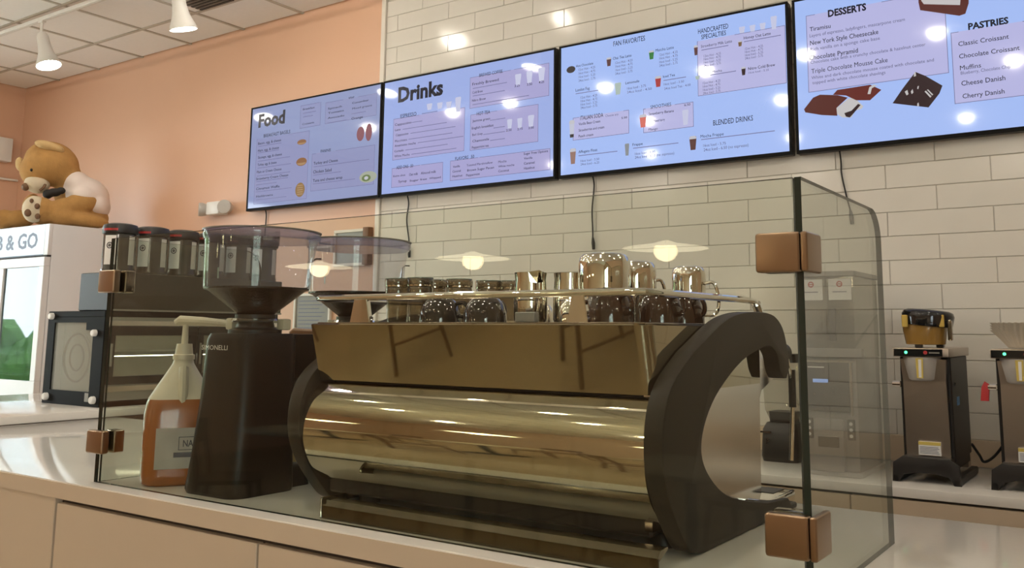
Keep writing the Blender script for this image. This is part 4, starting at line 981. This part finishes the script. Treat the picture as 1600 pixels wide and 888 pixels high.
# ================================================================ coffee brewers
def brewer():
    g = thing('coffee_brewer', '', 'coffee maker', (0, 0, 0), 'tall steel coffee brewers')
    W = .095
    b = B(); loft(b, [[(x, y, z) for x, y in ((-w, y0), (w, y0), (w, .42), (-w, .42))] for w, y0, z in ((W-.010, .045, .10), (W-.012, .03, .40), (W-.006, .02, .49))]); obj('front_cover', b, 'steel_brushed', g, smooth=0)
    b = B(); box(b, (W-.012, .06, .08), (W+.004, .44, .50), .004, 1); box(b, (-W-.004, .06, .08), (-W+.012, .44, .50), .004, 1); obj('side_cover', b, 'black_satin', g)
    b = B(); box(b, (-W-.012, -.02, .500), (W+.012, .46, .536), .004); tp = obj('top_housing', b, 'steel_brushed', g)
    b = B(); box(b, (-W-.008, -.023, .503), (W-.01, -.019, .532)); obj('control_strip', b, 'black_gloss', tp)
    b = B(); lathe(b, [(.001, 0), (.006, 0), (.006, -.003), (.001, -.003)], (-.055, -.023, .518), 12, 'y', cap=False); obj('green_light', b, 'led_green', tp)
    b = B(); lathe(b, [(.001, 0), (.008, 0), (.008, -.001), (.001, -.001)], (.02, -.023, .518), 12, 'y', cap=False); obj('red_badge', b, 'red_print', tp)
    b = B(); box(b, (.034, -.0237, .515), (.074, -.023, .520)); obj('print_strip', b, 'case_grey', tp)
    b = B(); lathe(b, [(.045, .402), (.056, .41), (.072, .48), (.074, .499), (.066, .499)], (-.01, .055, 0), 32); bk = obj('brew_basket', b, 'bin_plastic', g, smooth=50)
    b = B(); prism(b, [(-.018, .415), (.006, .415), (.008, .495), (-.020, .495)], 'y', -.0185, -.013); obj('basket_sticker', b, 'yellow_print', bk)
    b = B(); prism(b, [(-.010, .418), (.000, .418), (.002, .49), (-.010, .49)], 'y', -.0192, -.0185); obj('sticker_text', b, 'paper', bk)
    b = B(); box(b, (-.035, .0295, .105), (.05, .042, .158)); st = obj('rating_label', b, 'paper', g)
    b = B(); box(b, (-.035, .029, .145), (.05, .0300, .158)); obj('label_header', b, 'yellow_print', st)
    for k in range(5):
        b = B(); box(b, (-.03, .0288, .112+.006*k), (.045-.004*(k % 3), .0296, .114+.006*k)); obj('label_line', b, 'print_grey', st)
    b = B(); box(b, (W+.003, .16, .30), (W+.0055, .21, .335)); obj('blue_sticker', b, 'blue_print', g)
    b = B(); tube(b, [(W+.002, .12, .38), (W+.006, .12, .395)], .004, 6); obj('side_screw', b, 'chrome', g)
    b = B(); lathe(b, [(.013, 0), (.013, .03), (.01, .034)], (-W-.036, .06, .385), 14, 'x'); obj('tap', b, 'chrome', g)
    # foot: arched slab with two splayed front legs
    b = B(); prism(b, [(-W-.035, 0), (-W-.012, 0), (-W+.01, .03), (-.04, .040), (.04, .040), (W-.01, .03), (W+.012, 0), (W+.035, 0), (W+.03, .075), (W-.005, .10), (-W+.005, .10), (-W-.03, .075)], 'y', -.03, -.008, .003); 
    box(b, (W+.005, -.03, 0), (W+.033, .40, .03), .004, 1); box(b, (-W-.033, -.03, 0), (-W-.005, .40, .03), .004, 1); box(b, (-W, -.01, .045), (W, .42, .10), .004, 1); obj('foot_stand', b, 'black_satin', g)
    b = B(); box(b, (-W+.004, .40, .02), (W-.004, .46, .50), .006); obj('rear_tank', b, 'steel_brushed', g)
    return g
b1 = brewer(); b1.location = (-.80, 3.97, .905); b1['label'] = 'steel coffee brewer with a black and gold basket on top'
b2 = dup(b1, (-.435, 3.97, .905), 'steel coffee brewer with paper filters on top, cut by the right edge')
b = B(); prism(b, [(-.596, 1.235), (-.566, 1.235), (-.560, 1.30), (-.578, 1.312), (-.590, 1.29)], 'y', 4.02, 4.035, .003); t = tag(obj('tap_handle', b, 'red_print', b2, recalc=True), None)
b2.children[-1].location = (0, 0, 0)
t_ = [c for c in b2.children if c.name.startswith('tap_handle')][0]
for v in t_.data.vertices: v.co -= Vector((-.435, 3.97, .905))-WLOC[b2.name] if b2.name in WLOC else Vector((-.435, 3.97, .905))
fb = thing('filter_basket', 'black and gold brew basket resting on the left coffee brewer', 'filter basket', (-.80, 4.07, 1.4415))
x, y, z = -.80, 4.07, 1.4415
b = B(); lathe(b, [(.07, .012), (.078, .014), (.088, .07), (.09, .10)], (x, y, z), 36); obj('gold_cone', b, 'gold_plastic', fb, smooth=50)
b = B(); m = Matrix.Rotation(.10, 3, 'Y'); lathe(b, [(.088, .09), (.098, .092), (.104, .135), (.098, .150), (.08, .158), (.001, .160)], (x, y, z), 36, mtx=m); obj('black_lid', b, 'black_gloss', fb, smooth=50)
for a in (.2, 2.3, 4.4):
    b = B(); box(b, (x+.055*cos(a)-.014, y+.055*sin(a)-.014, z), (x+.055*cos(a)+.014, y+.055*sin(a)+.014, z+.016), .003, 1); obj('foot', b, 'black_satin', fb)
for a in (-2.2, -.75):
    b = B(); box(b, (x+.105*cos(a)-.012, y+.105*sin(a)-.006, z+.085), (x+.105*cos(a)+.012, y+.105*sin(a)+.006, z+.135), .003, 1); obj('clip', b, 'yellow_plastic', fb)
b = B(); box(b, (x+.095, y-.05, z+.03), (x+.112, y-.02, z+.115), .004, 1); obj('handle', b, 'steel_dark', fb)
pf = thing('paper_filters', 'stack of fluted paper coffee filters on the right brewer', 'coffee filters', (-.435, 4.08, 1.4415))
for k in range(4):
    b = B(); n = 64; rr = []
    for r, h in ((.055, .004+.010*k), (.085, .04+.010*k), (.115, .072+.010*k)): rr.append([((-.435)+(r+(.0035*r/.115 if i % 2 else -.0035*r/.115))*cos(2*pi*i/n), 4.08+(r+(.0035*r/.115 if i % 2 else -.0035*r/.115))*sin(2*pi*i/n), 1.4415+h+(.002 if i % 2 else 0)) for i in range(n)])
    b2_ = loft(b, rr, cap=False); bmesh.ops.contextual_create(b, geom=[]) if False else None
    lathe(b, [(.001, 1.4415+.0035+.01*k), (.055, 1.4415+.004+.01*k)], (-.435, 4.08, 0), 64, cap=False); obj('filter', b, 'filter_paper', pf, smooth=0)
b = B(); tube(b, catmull([(-.70, 4.42, 1.02), (-.68, 4.47, .97), (-.665, 4.49, .94), (-.62, 4.48, .97), (-.56, 4.45, 1.05)], 6), .006, 8); tag(obj('power_cable', b, 'cable', loc=(-.66, 4.47, .905)), 'black power cord sagging between the two coffee brewers', 'cable')

# ================================================================ bean grinder behind the end panel
bg_ = thing('bean_grinder', 'grey twin-hopper bulk coffee grinder behind the glass end panel', 'coffee grinder', (-1.16, 4.13, .905))
X0, X1, Y0, Y1, ZZ = -1.285, -1.052, 3.93, 4.32, .905
b = B(); box(b, (X0, Y0, ZZ+.012), (X1, Y1, ZZ+.49), .012); obj('housing', b, 'grinder_grey', bg_)
b = B(); box(b, (X0-.012, Y0-.02, ZZ), (X1+.012, Y1+.01, ZZ+.02), .006); obj('base_plate', b, 'grey_plastic', bg_)
b = B(); box(b, (X0+.012, Y0-.012, ZZ+.265), (X1-.03, Y0+.002, ZZ+.475), .004); dp = obj('display_panel', b, 'black_satin', bg_)
b = B(); box(b, (X0+.02, Y0-.016, ZZ+.47), (X1-.01, Y0, ZZ+.48), .002, 1); box(b, (X1-.028, Y0-.016, ZZ+.25), (X1-.018, Y0, ZZ+.48), .002, 1); obj('panel_trim', b, 'steel_brushed', bg_)
b = B(); box(b, (X0+.05, Y0-.0135, ZZ+.385), (X0+.115, Y0-.0125, ZZ+.400)); obj('blue_readout', b, 'lcd_blue', dp)
b = B(); box(b, (X0+.03, Y0-.0135, ZZ+.447), (X0+.10, Y0-.0125, ZZ+.452)); obj('brand_strip', b, 'paper', dp)
for kx, kz in ((.055, .335), (.095, .335), (.135, .345), (.135, .362)):
    b = B(); lathe(b, [(.001, 0), (.005, 0), (.005, -.002), (.001, -.002)], (X0+kx, Y0-.012, ZZ+kz), 10, 'y', cap=False); obj('button', b, 'steel_side', dp)
b = B(); box(b, (X0+.05, Y0-.03, ZZ+.02), (X1-.055, Y0, ZZ+.235), .01); obj('bag_chute', b, 'grinder_grey', bg_)
b = B(); box(b, (X0+.07, Y0-.034, ZZ+.12), (X1-.075, Y0-.029, ZZ+.165), .002, 1); obj('window_slot', b, 'case_dark', bg_)
for xx in (X0+.012, X1-.045):
    b = B(); box(b, (xx, Y0-.008, ZZ+.15), (xx+.03, Y0+.002, ZZ+.235), .003, 1); kp = obj('key_strip', b, 'black_satin', bg_)
    for k in range(3):
        b = B(); lathe(b, [(.001, 0), (.007, 0), (.007, -.003), (.001, -.003)], (xx+.015, Y0-.008, ZZ+.168+.025*k), 12, 'y', cap=False); obj('key', b, 'paper', kp)
b = B(); loft(b, [[(X0, Y0, ZZ+.49), (X1, Y0, ZZ+.49), (X1, Y1, ZZ+.49), (X0, Y1, ZZ+.49)], [(X0, Y0-.01, ZZ+.53), (X1, Y0-.01, ZZ+.53), (X1, Y1, ZZ+.68), (X0, Y1, ZZ+.68)]]); obj('hopper_base', b, 'bin_clear', bg_, smooth=0)
mx = (X0+X1)/2
for hx0, hx1 in ((X0, mx-.006), (mx+.006, X1)):
    b = B(); loft(b, [[(hx0+.01, Y0+.03, ZZ+.52), (hx1-.01, Y0+.03, ZZ+.52), (hx1-.01, Y1-.02, ZZ+.60), (hx0+.01, Y1-.02, ZZ+.60)], [(hx0, Y0-.008, ZZ+.68), (hx1, Y0-.008, ZZ+.68), (hx1, Y1, ZZ+.70), (hx0, Y1, ZZ+.70)], [(hx0, Y0-.008, ZZ+.835), (hx1, Y0-.008, ZZ+.835), (hx1, Y1, ZZ+.835), (hx0, Y1, ZZ+.835)]]); hp = obj('bean_hopper', b, 'bin_clear', bg_, smooth=0)
    b = B(); box(b, (hx0+.008, Y0-.012, ZZ+.735), (hx1-.006, Y0-.009, ZZ+.825)); lb = obj('hopper_label', b, 'paper', hp)
    c = (hx0+hx1)/2; b = B(); lathe(b, [(.008, 0), (.013, 0), (.013, -.001), (.008, -.001)], (c, Y0-.0122, ZZ+.803), 16, 'y', cap=False); box(b, (c-.013, Y0-.0132, ZZ+.801), (c+.013, Y0-.0122, ZZ+.805)); obj('logo', b, 'red_print', hp)
    b = B(); box(b, (c-.03, Y0-.0132, ZZ+.768), (c+.03, Y0-.0122, ZZ+.772)); obj('label_text', b, 'print_grey', hp)
b = B(); prism(b, [(Y0-.02, ZZ+.838), (Y0-.02, ZZ+.858), (Y1+.01, ZZ+.858), (Y1+.01, ZZ+.838)], 'x', X0-.012, X1+.012, .004); obj('hopper_lid', b, 'grey_plastic', bg_)
b = B(); box(b, (mx+.015, Y0-.03, ZZ+.56), (mx+.045, Y0-.012, ZZ+.70), .006); obj('lever', b, 'black_satin', bg_)
b = B(); box(b, (X0-.004, Y0-.022, ZZ+.49), (X1+.03, Y0+.02, ZZ+.53), .004); obj('cross_bar', b, 'grinder_grey', bg_)

# ================================================================ blender
bl = thing('blender', 'black blender with clear jar on the back counter behind the machine', 'blender', (-1.49, 4.28, .905))
b = B(); loft(b, [rrect(-1.49, 4.28, .085, .10, .035, .905), rrect(-1.49, 4.28, .09, .105, .035, .93), rrect(-1.49, 4.28, .085, .095, .035, 1.05), rrect(-1.49, 4.28, .07, .075, .03, 1.08)]); obj('motor_base', b, 'black_satin', bl, smooth=45)
b = B(); loft(b, [rrect(-1.49, 4.28, .055, .055, .02, 1.082), rrect(-1.49, 4.28, .075, .075, .02, 1.14), rrect(-1.49, 4.28, .085, .085, .02, 1.36)], cap=False); jr = obj('jar', b, 'jar_clear', bl, smooth=45)
b = B(); loft(b, [rrect(-1.49, 4.28, .058, .058, .02, 1.081), rrect(-1.49, 4.28, .062, .062, .02, 1.13)]); obj('blade_collar', b, 'black_satin', bl)
b = B(); loft(b, [rrect(-1.49, 4.28, .088, .088, .02, 1.36), rrect(-1.49, 4.28, .08, .08, .02, 1.40)]); obj('jar_lid', b, 'black_satin', jr)
b = B(); tube(b, catmull([(-1.40, 4.28, 1.33), (-1.36, 4.28, 1.32), (-1.35, 4.28, 1.22), (-1.41, 4.28, 1.16)], 5), .011, 8); obj('jar_handle', b, 'black_satin', jr)
b = B(); box(b, (-1.575, 4.172, 1.035), (-1.52, 4.178, 1.043)); text_bm(b, 'P', -1.545, 4.172, .985, None, .025, .02); obj('badge', b, 'steel_side', bl, recalc=False)

# ================================================================ display case with jars
dc = thing('display_case', 'black-framed pastry display case with glazed end on the side counter', 'display case', (-4.9, 3.25, 1.09))
XA, XB, YA, YB = -5.16, -4.60, 2.70, 3.84
fr = B()
b = B(); box(b, (XA, YA+.02, 1.0905), (XB, YB, 1.12)); obj('base', b, 'case_grey', dc)
b = B(); box(b, (XA, YA, 1.56), (XB, YB, 1.592), .003, 1); obj('top', b, 'case_frame', dc)
b = B()
for lo, hi in (((XA, 1.0905), (XB, 1.165)), ((XA, 1.165), (XA+.07, 1.56)), ((XB-.10, 1.165), (XB, 1.56)), ((XA+.07, 1.53), (XB-.10, 1.56)), ((XB-.17, 1.49), (XB-.10, 1.53))): box(b, (lo[0], YA, lo[1]), (hi[0], YA+.02, hi[1]))
obj('end_frame', b, 'case_frame', dc)
b = B(); box(b, (XA+.06, YA+.008, 1.16), (XB-.09, YA+.014, 1.535)); obj('end_glass', b, 'end_glass', dc)
for kx, kz, r in ((XA+.045, 1.565, .018), (XA+.05, 1.127, .020), (XB-.045, 1.127, .020), (XB-.075, 1.475, .018)):
    b = B(); lathe(b, [(.001, -.022), (r*.8, -.022), (r, -.016), (r, 0)], (kx, YA, kz), 20, 'y'); obj('knob', b, 'white_plastic', dc)
b = B(); box(b, (XB-.135, YA-.001, 1.115), (XB-.10, YA+.0, 1.16)); obj('sticker', b, 'case_grey', dc)
b = B(); tube(b, [(XA+.23+.13*cos(a), YA+.05, 1.34+.13*sin(a)) for a in [2*pi*i/24 for i in range(25)]], .006, 6); tube(b, [(XA+.23+.07*cos(a), YA+.05, 1.34+.07*sin(a)) for a in [2*pi*i/24 for i in range(25)]], .005, 6); obj('inner_ring', b, 'case_grey', dc)
b = B(); box(b, (XA+.01, YA+.10, 1.12), (XA+.02, YB-.02, 1.56)); box(b, (XA+.02, YA+.085, 1.12), (XB-.06, YA+.095, 1.56)); box(b, (XA+.02, YB-.03, 1.12), (XB-.04, YB-.02, 1.56)); obj('inner_lining', b, 'case_inside', dc)
b = B(); box(b, (XA+.02, YA+.10, 1.355), (XB-.05, YB-.03, 1.375)); obj('shelf', b, 'shelf_grey', dc)
b = B(); box(b, (XB-.10, YA+.12, 1.552), (XB-.07, YB-.05, 1.559)); box(b, (XB-.10, YA+.12, 1.349), (XB-.07, YB-.05, 1.3545)); obj('added_light_strip', b, 'case_fill_glow', dc)  # glowing strips added to brighten the closed case interior
# service side with two sliding doors (faces +x)
b = B(); box(b, (XB-.02, YA+.02, 1.505), (XB, YB, 1.56)); box(b, (XB-.02, YA+.02, 1.0905), (XB, YB, 1.205)); obj('service_fascia', b, 'case_grey', dc)
b = B(); box(b, (XB, YA+.02, 1.515), (XB+.006, YB, 1.540)); box(b, (XB, YA+.02, 1.168), (XB+.006, YB, 1.196)); obj('door_rail', b, 'steel_side', dc)
for ya, yb in ((2.73, 3.26), (3.27, 3.82)):
    b = B()
    for lo, hi in (((ya, 1.462), (yb, 1.512)), ((ya, 1.205), (yb, 1.248)), ((ya, 1.248), (ya+.035, 1.462)), ((yb-.045, 1.248), (yb, 1.462))): box(b, (XB-.012, lo[0], lo[1]), (XB+.008, hi[0], hi[1]), .002, 1)
    d = obj('sliding_door', b, 'black_satin', dc)
    b = B(); box(b, (XB-.004, ya+.03, 1.244), (XB, yb-.04, 1.466)); obj('pane', b, 'oven_glass', d)
    b = B(); box(b, (XB+.006, ya+.008, 1.30), (XB+.014, ya+.02, 1.42), .002, 1); obj('handle', b, 'case_grey', d)
b = B(); box(b, (-4.91, 2.73, 1.592), (XB+.002, 3.86, 1.800), .004, 1); hd = obj('hood', b, 'case_dark', dc)
b = B(); box(b, (-4.905, 2.724, 1.596), (XB-.002, 2.732, 1.797), .002, 1); obj('hood_end', b, 'case_blue', hd)  # bluish colour stands for daylight mirrored on this end face
b = B(); box(b, (XB+.0015, 2.74, 1.5925), (XB+.006, 3.86, 1.602)); obj('hood_lip', b, 'case_grey', hd)
JL = ['dark bulk jar with black lid and white label, nearest end of the row', 'dark bulk jar with white label, second in the row on the case', 'dark bulk jar with white label, third in the row on the case', 'dark bulk jar with white label, fourth in the row, seen through the hopper', 'dark bulk jar with white label, fifth in the row, seen through the hopper', 'dark bulk jar with white label, far end of the row']
def jar():
    t = thing('bulk_jar', '', 'jar', (0, 0, 0), 'labelled bulk jars on the display case')
    b = B(); lathe(b, [(.080, 0), (.088, .004), (.088, .022), (.084, .026), (.084, .215), (.078, .222)], (0, 0, 0), 36); obj('body', b, 'jar_body', t, smooth=50)
    b = B(); lathe(b, [(.090, .218), (.092, .222), (.092, .252), (.086, .268), (.06, .276), (.001, .277)], (0, 0, 0), 36); obj('lid', b, 'black_satin', t, smooth=50)
    for a0, a1, k in ((-1.55, -.75, 0), (.05, .55, 1), (-2.6, -1.9, 1)):
        b = B(); n = 8; r = .0848
        lo = [(r*cos(a0+(a1-a0)*i/n), r*sin(a0+(a1-a0)*i/n), .045) for i in range(n+1)]; hi = [(p[0], p[1], .205) for p in lo]
        loft(b, [lo, hi], closed=False, cap=False); l = obj('label', b, 'paper' if k == 0 else 'bin_plastic', t)
        if k == 0:
            am = (a0+a1)/2; b = B()
            for r0, r1 in ((.013, .018), (.002, .008)):
                rg = [[(cos(am)*.0856-sin(am)*q*cos(u), sin(am)*.0856+cos(am)*q*cos(u), .15+q*sin(u)) for u in [2*pi*i/20 for i in range(20)]] for q in (r0, r1)]; loft(b, rg, cap=False)
            obj('logo', b, 'print_dark', l)
    b = B(); n = 10
    for i in range(9): a = -1.6+i*.11; box(b, (-.001, -.004, -.006), (.001, .004, .006), mtx=Matrix.Translation((.0925*cos(a), .0925*sin(a), .238)) @ Matrix.Rotation(a, 4, 'Z'))
    obj('lid_print', b, 'red_print', t)
    return t
j0 = jar(); j0.location = (-4.755, 2.845, 1.8005); j0['label'] = JL[0]
for k in range(1, 6): dup(j0, (-4.755, 2.845+.196*k, 1.8005), JL[k])

# ================================================================ drinks fridge
fg = thing('drinks_fridge', 'tall white glass-door drinks fridge with a grab and go sign', 'fridge', (-7.9, 4.1, 0))
FX0, FX1, FY0, FY1, FZ = -8.6, -7.2, 3.717, 4.5, 2.318
b = B(); box(b, (FX1-.05, FY0+.03, .05), (FX1, FY1, FZ), .006); box(b, (FX0, FY0+.03, .05), (FX0+.05, FY1, FZ), .006); box(b, (FX0+.05, FY1-.05, .05), (FX1-.05, FY1, FZ)); box(b, (FX0+.05, FY0+.03, FZ-.26), (FX1-.05, FY1-.05, FZ), .004, 1); box(b, (FX0+.05, FY0+.03, .05), (FX1-.05, FY1-.05, .25)); obj('cabinet', b, 'fridge_white', fg)
b = B(); box(b, (FX0, FY0, 2.075), (FX1-.06, FY0+.032, FZ), .003, 1); sg = obj('sign_panel', b, 'fridge_sign', fg)
b = B(); text_bm(b, 'GRAB & GO', -8.44, FY0-.0015, 2.135, 1.075, .120, .022); obj('sign_lettering', b, 'sign_letter', sg, recalc=False)
b = B(); box(b, (FX1-.062, FY0, 2.07), (FX1, FY0+.032, FZ), .004); obj('corner_post', b, 'fridge_white', fg)
b = B(); box(b, (FX0, FY0-.002, 2.058), (FX1, FY0+.03, 2.068)); obj('door_gap', b, 'black_matte', fg)
mid = (FX0+FX1)/2
for a0, a1 in ((FX0, mid-.004), (mid+.004, FX1)):
    b = B()
    for lo, hi in (((a0, 1.98), (a1, 2.055)), ((a0, .95), (a1, 1.09)), ((a0, 1.09), (a0+.07, 1.98)), ((a1-.075, 1.09), (a1, 1.98)), ((a0, .25), (a1, .32)), ((a0, .32), (a0+.07, .95)), ((a1-.075, .32), (a1, .95))): box(b, (lo[0], FY0-.02, lo[1]), (hi[0], FY0+.028, hi[1]), .004, 1)
    d = obj('door', b, 'fridge_white', fg)
    for z0, z1 in ((1.09, 1.98), (.32, .95)):
        b = B(); box(b, (a0+.06, FY0-.004, z0-.005), (a1-.065, FY0+.006, z1+.005)); obj('pane', b, 'fridge_glass', d)
b = B()
for z in (.7, 1.12, 1.5): box(b, (FX0+.06, FY0+.08, z), (FX1-.06, FY1-.07, z+.02))
obj('shelf', b, 'shelf_grey', fg)

# ================================================================ giant plush bear on the fridge
tb = thing('teddy_bear', 'giant brown teddy bear in a white shirt slumped on the fridge', 'teddy bear', (-7.5, 4.1, FZ))
ru, rd = Vector((.466, .885, 0)), Vector((.885, -.466, 0)); O = Vector((-7.56, 4.02, FZ+.022)); SU, SV = .0047, .00515
def bp(px, py, w=0.0): return O+ru*((px-95)*SU)+Vector((0, 0, 1))*((352-py)*SV)+rd*w
RB = Matrix((ru, rd, Vector((0, 0, 1)))).transposed()
def rot(deg): return RB @ Matrix.Rotation(radians(deg), 3, 'Y')
def soft(name, parts, m, vox=.014, sm_=6, parent=tb):
    b = B()
    for c, r, a in parts: ellip(b, c, r, 20, 12, rot(a))
    o = obj(name, b, m, parent, smooth=0)
    md = o.modifiers.new('remesh', 'REMESH'); md.mode = 'VOXEL'; md.voxel_size = vox; md.use_smooth_shade = True
    s = o.modifiers.new('smooth', 'SMOOTH'); s.iterations = sm_; s.factor = .5
    return o
soft('body', [(bp(124, 318), (.185, .20, .19), 0), (bp(140, 335), (.125, .19, .09), 0), (bp(96, 300), (.10, .12, .10), 0),
              (bp(68, 250), (.215, .21, .185), 25), (bp(50, 262), (.15, .17, .15), 0), (bp(92, 268), (.12, .15, .12), 30),
              (bp(118, 315, .19), (.13, .075, .085), -12), (bp(96, 322, .20), (.12, .07, .07), -5), (bp(76, 328, .20), (.09, .065, .06), 0),
              (bp(130, 343, .20), (.17, .09, .060), 6), (bp(92, 338, .20), (.12, .085, .08), 4), (bp(60, 330, .18), (.085, .10, .105), 0),
              (bp(40, 314, -.12), (.06, .07, .09), 20), (bp(24, 338, -.22), (.12, .09, .075), 0), (bp(0, 340, -.25), (.10, .09, .085), 0), (bp(80, 336, -.15), (.20, .08, .07), 0)], 'plush')
soft('ear', [(bp(60, 226, .15), (.105, .07, .040), 14), (bp(75, 229, .15), (.06, .06, .034), 22)], 'plush_light', .012)
soft('ear', [(bp(19, 254, -.02), (.036, .05, .064), -10)], 'plush_light', .012)
soft('muzzle', [(bp(48, 286, .06), (.098, .10, .080), 12)], 'plush_cream', .012)
soft('nose', [(bp(31, 293, .10), (.030, .034, .034), 0)], 'plush_brown', .008, 2)
b = B(); tube(b, catmull([bp(53, 299, .155), bp(58, 294, .155), bp(61, 288, .145)], 5), .010, 8); obj('mouth', b, 'plush_brown', tb)
b = B(); ellip(b, bp(38, 267, .16), (.010, .010, .014), 12, 8, rot(0)); obj('eye', b, 'black_gloss', tb)
soft('shirt', [(bp(110, 281), (.125, .20, .11), 35), (bp(126, 300), (.190, .225, .165), 20), (bp(143, 315), (.125, .225, .115), 60), (bp(105, 290), (.10, .15, .10), 30), (bp(122, 303, .17), (.105, .085, .085), 20)], 'shirt', .014, 4)
soft('bow_tie', [(bp(76, 300, .15), (.05, .05, .035), 0), (bp(66, 303, .13), (.04, .04, .04), 0), (bp(86, 297, .17), (.035, .03, .03), 0)], 'black_matte', .010, 2)
soft('paw_sole', [(bp(48, 330, .20), (.090, .085, .112), 0)], 'plush_cream', .012)
for px, py, r in ((43, 319, .015), (52, 327, .020), (39, 338, .026), (54, 343, .020)):
    b = B(); ellip(b, bp(px, py, .288 if px > 41 else .272), (r, .014, r*1.2), 12, 8, rot(0)); obj('paw_print', b, 'plush_brown', tb)

# ================================================================ small things on the walls
el = thing('emergency_light', 'white twin-head emergency light on the pink wall below the Food screen', 'emergency light', (-6.25, 4.57, 2.41))
b = B(); box(b, (-6.33, 4.50, 2.415), (-6.17, 4.598, 2.520), .012); obj('housing', b, 'white_plastic', el)
for x, d in ((-6.385, -.6), (-6.108, .5)):
    m = Matrix.Rotation(d, 3, 'Z'); b = B(); lathe(b, [(.02, .03), (.045, .025), (.056, -.02), (.056, -.045), (.048, -.048), (.001, -.04)], (x, 4.53, 2.465), 24, 'y', mtx=m); hd_ = obj('lamp_head', b, 'bin_plastic', el, smooth=50)
b = B(); box(b, (-9.598, 4.30, 3.16), (-9.50, 4.47, 3.40), .008); wb = tag(obj('wall_unit', b, 'white_plastic', loc=(-9.55, 4.39, 3.16)), 'small white wall unit on the left wall behind the bear', 'wall unit')
b = B(); box(b, (-9.598, 4.20, 2.98), (-9.56, 4.58, 3.0), .003, 1); tag(obj('wall_ledge', b, 'trim_white', loc=(-9.58, 4.4, 2.98)), 'thin white ledge on the left wall beside the bear', 'ledge')
def notice(label, x0, x1, z0, z1, lines):
    t = thing('framed_notice', label, 'notice', ((x0+x1)/2, 4.59, z0)); w = .022
    b = B()
    for lo, hi in (((x0, z0), (x1, z0+w)), ((x0, z1-w), (x1, z1)), ((x0, z0+w), (x0+w, z1-w)), ((x1-w, z0+w), (x1, z1-w))): box(b, (lo[0], 4.577, lo[1]), (hi[0], 4.599, hi[1]), .003, 1)
    obj('frame', b, 'trim_white', t)
    b = B(); box(b, (x0+w, 4.588, z0+w), (x1-w, 4.598, z1-w)); pp = obj('sheet', b, 'case_grey' if lines else 'shelf_grey', t)
    for k in range(lines):
        b = B(); box(b, (x0+.05, 4.5865, z1-.06-.028*k), (x1-.06-.03*(k % 3), 4.588, z1-.054-.028*k)); obj('print_line', b, 'print_grey', pp)
notice('framed notice on the pink wall between the two hoppers, lower', -5.32, -4.93, 1.40, 1.765, 8)
notice('white-framed small picture on the pink wall, just left of the tiles', -4.92, -4.60, 1.95, 2.215, 0)
b = B(); box(b, (-4.60, 4.55, 1.955), (-4.545, 4.598, 2.22), .004); tag(obj('wall_switch_box', b, 'brown_plastic', loc=(-4.57, 4.58, 1.955)), 'narrow brown box on the wall right of the small picture', 'wall box')

# ================================================================ seating area, mirrored in the machine
def chair():
    t = thing('dining_chair', '', 'chair', (0, 0, 0), 'wooden chairs mirrored in the machine')
    b = B(); loft(b, [rrect(0, 0, .20, .20, .06, .44), rrect(0, 0, .215, .21, .06, .455), rrect(0, 0, .215, .21, .06, .47)]); obj('seat', b, 'wood', t)
    for sx in (-1, 1):
        b = B(); tube(b, [(sx*.17, -.17, .45), (sx*.20, -.21, 0)], [.02, .014], 10); obj('leg', b, 'wood', t)
        b = B(); tube(b, catmull([(sx*.21, .25, 0), (sx*.18, .18, .45), (sx*.18, .21, .70), (sx*.17, .25, .86)], 5), .018, 10); obj('leg', b, 'wood', t)
        b = B(); tube(b, [(sx*.187, -.19, .2), (sx*.197, .22, .2)], .010, 8); obj('stretcher', b, 'wood', t)
    b = B(); loft(b, [[(-.19, .205, z), (0, .25, z), (.19, .205, z), (.19, .23, z), (0, .275, z), (-.19, .23, z)] for z in (.70, .86)]); obj('backrest', b, 'wood', t, smooth=0)
    return t
def table():
    t = thing('cafe_table', '', 'table', (0, 0, 0), 'cafe tables mirrored in the machine')
    b = B(); loft(b, [rrect(0, 0, .38, .38, .03, .715), rrect(0, 0, .40, .40, .03, .725), rrect(0, 0, .40, .40, .03, .745)]); obj('table_top', b, 'table_top', t)
    b = B(); tube(b, [(0, 0, .03), (0, 0, .715)], .035, 14); obj('pedestal', b, 'black_satin', t)
    b = B(); lathe(b, [(.26, 0), (.26, .012), (.06, .03)], (0, 0, 0), 28); obj('foot_plate', b, 'black_satin', t)
    return t
TP = [(-5.5, -1.85), (-3.85, -1.75), (-2.25, -1.75)]; where = ['farthest to the left', 'in the middle of the row', 'nearest the photographer']
t0_ = table(); t0_.location = (*TP[0], 0); t0_['label'] = 'square cafe table '+where[0]
for p, w in list(zip(TP, where))[1:]: dup(t0_, (*p, 0), 'square cafe table '+w)
ch = chair(); first = True
for p, w in zip(TP, where):
    for dx, dy, a, s in ((-.02, .72, 0.85, 'counter side'), (.05, -.70, pi+.1, 'far side')):
        l = 'wooden chair on the %s of the table %s' % (s, w)
        if first: ch.location = (p[0]+dx, p[1]+dy, 0); ch.rotation_euler = (0, 0, a); ch['label'] = l; first = False
        else: dup(ch, (p[0]+dx, p[1]+dy, 0), l, a)
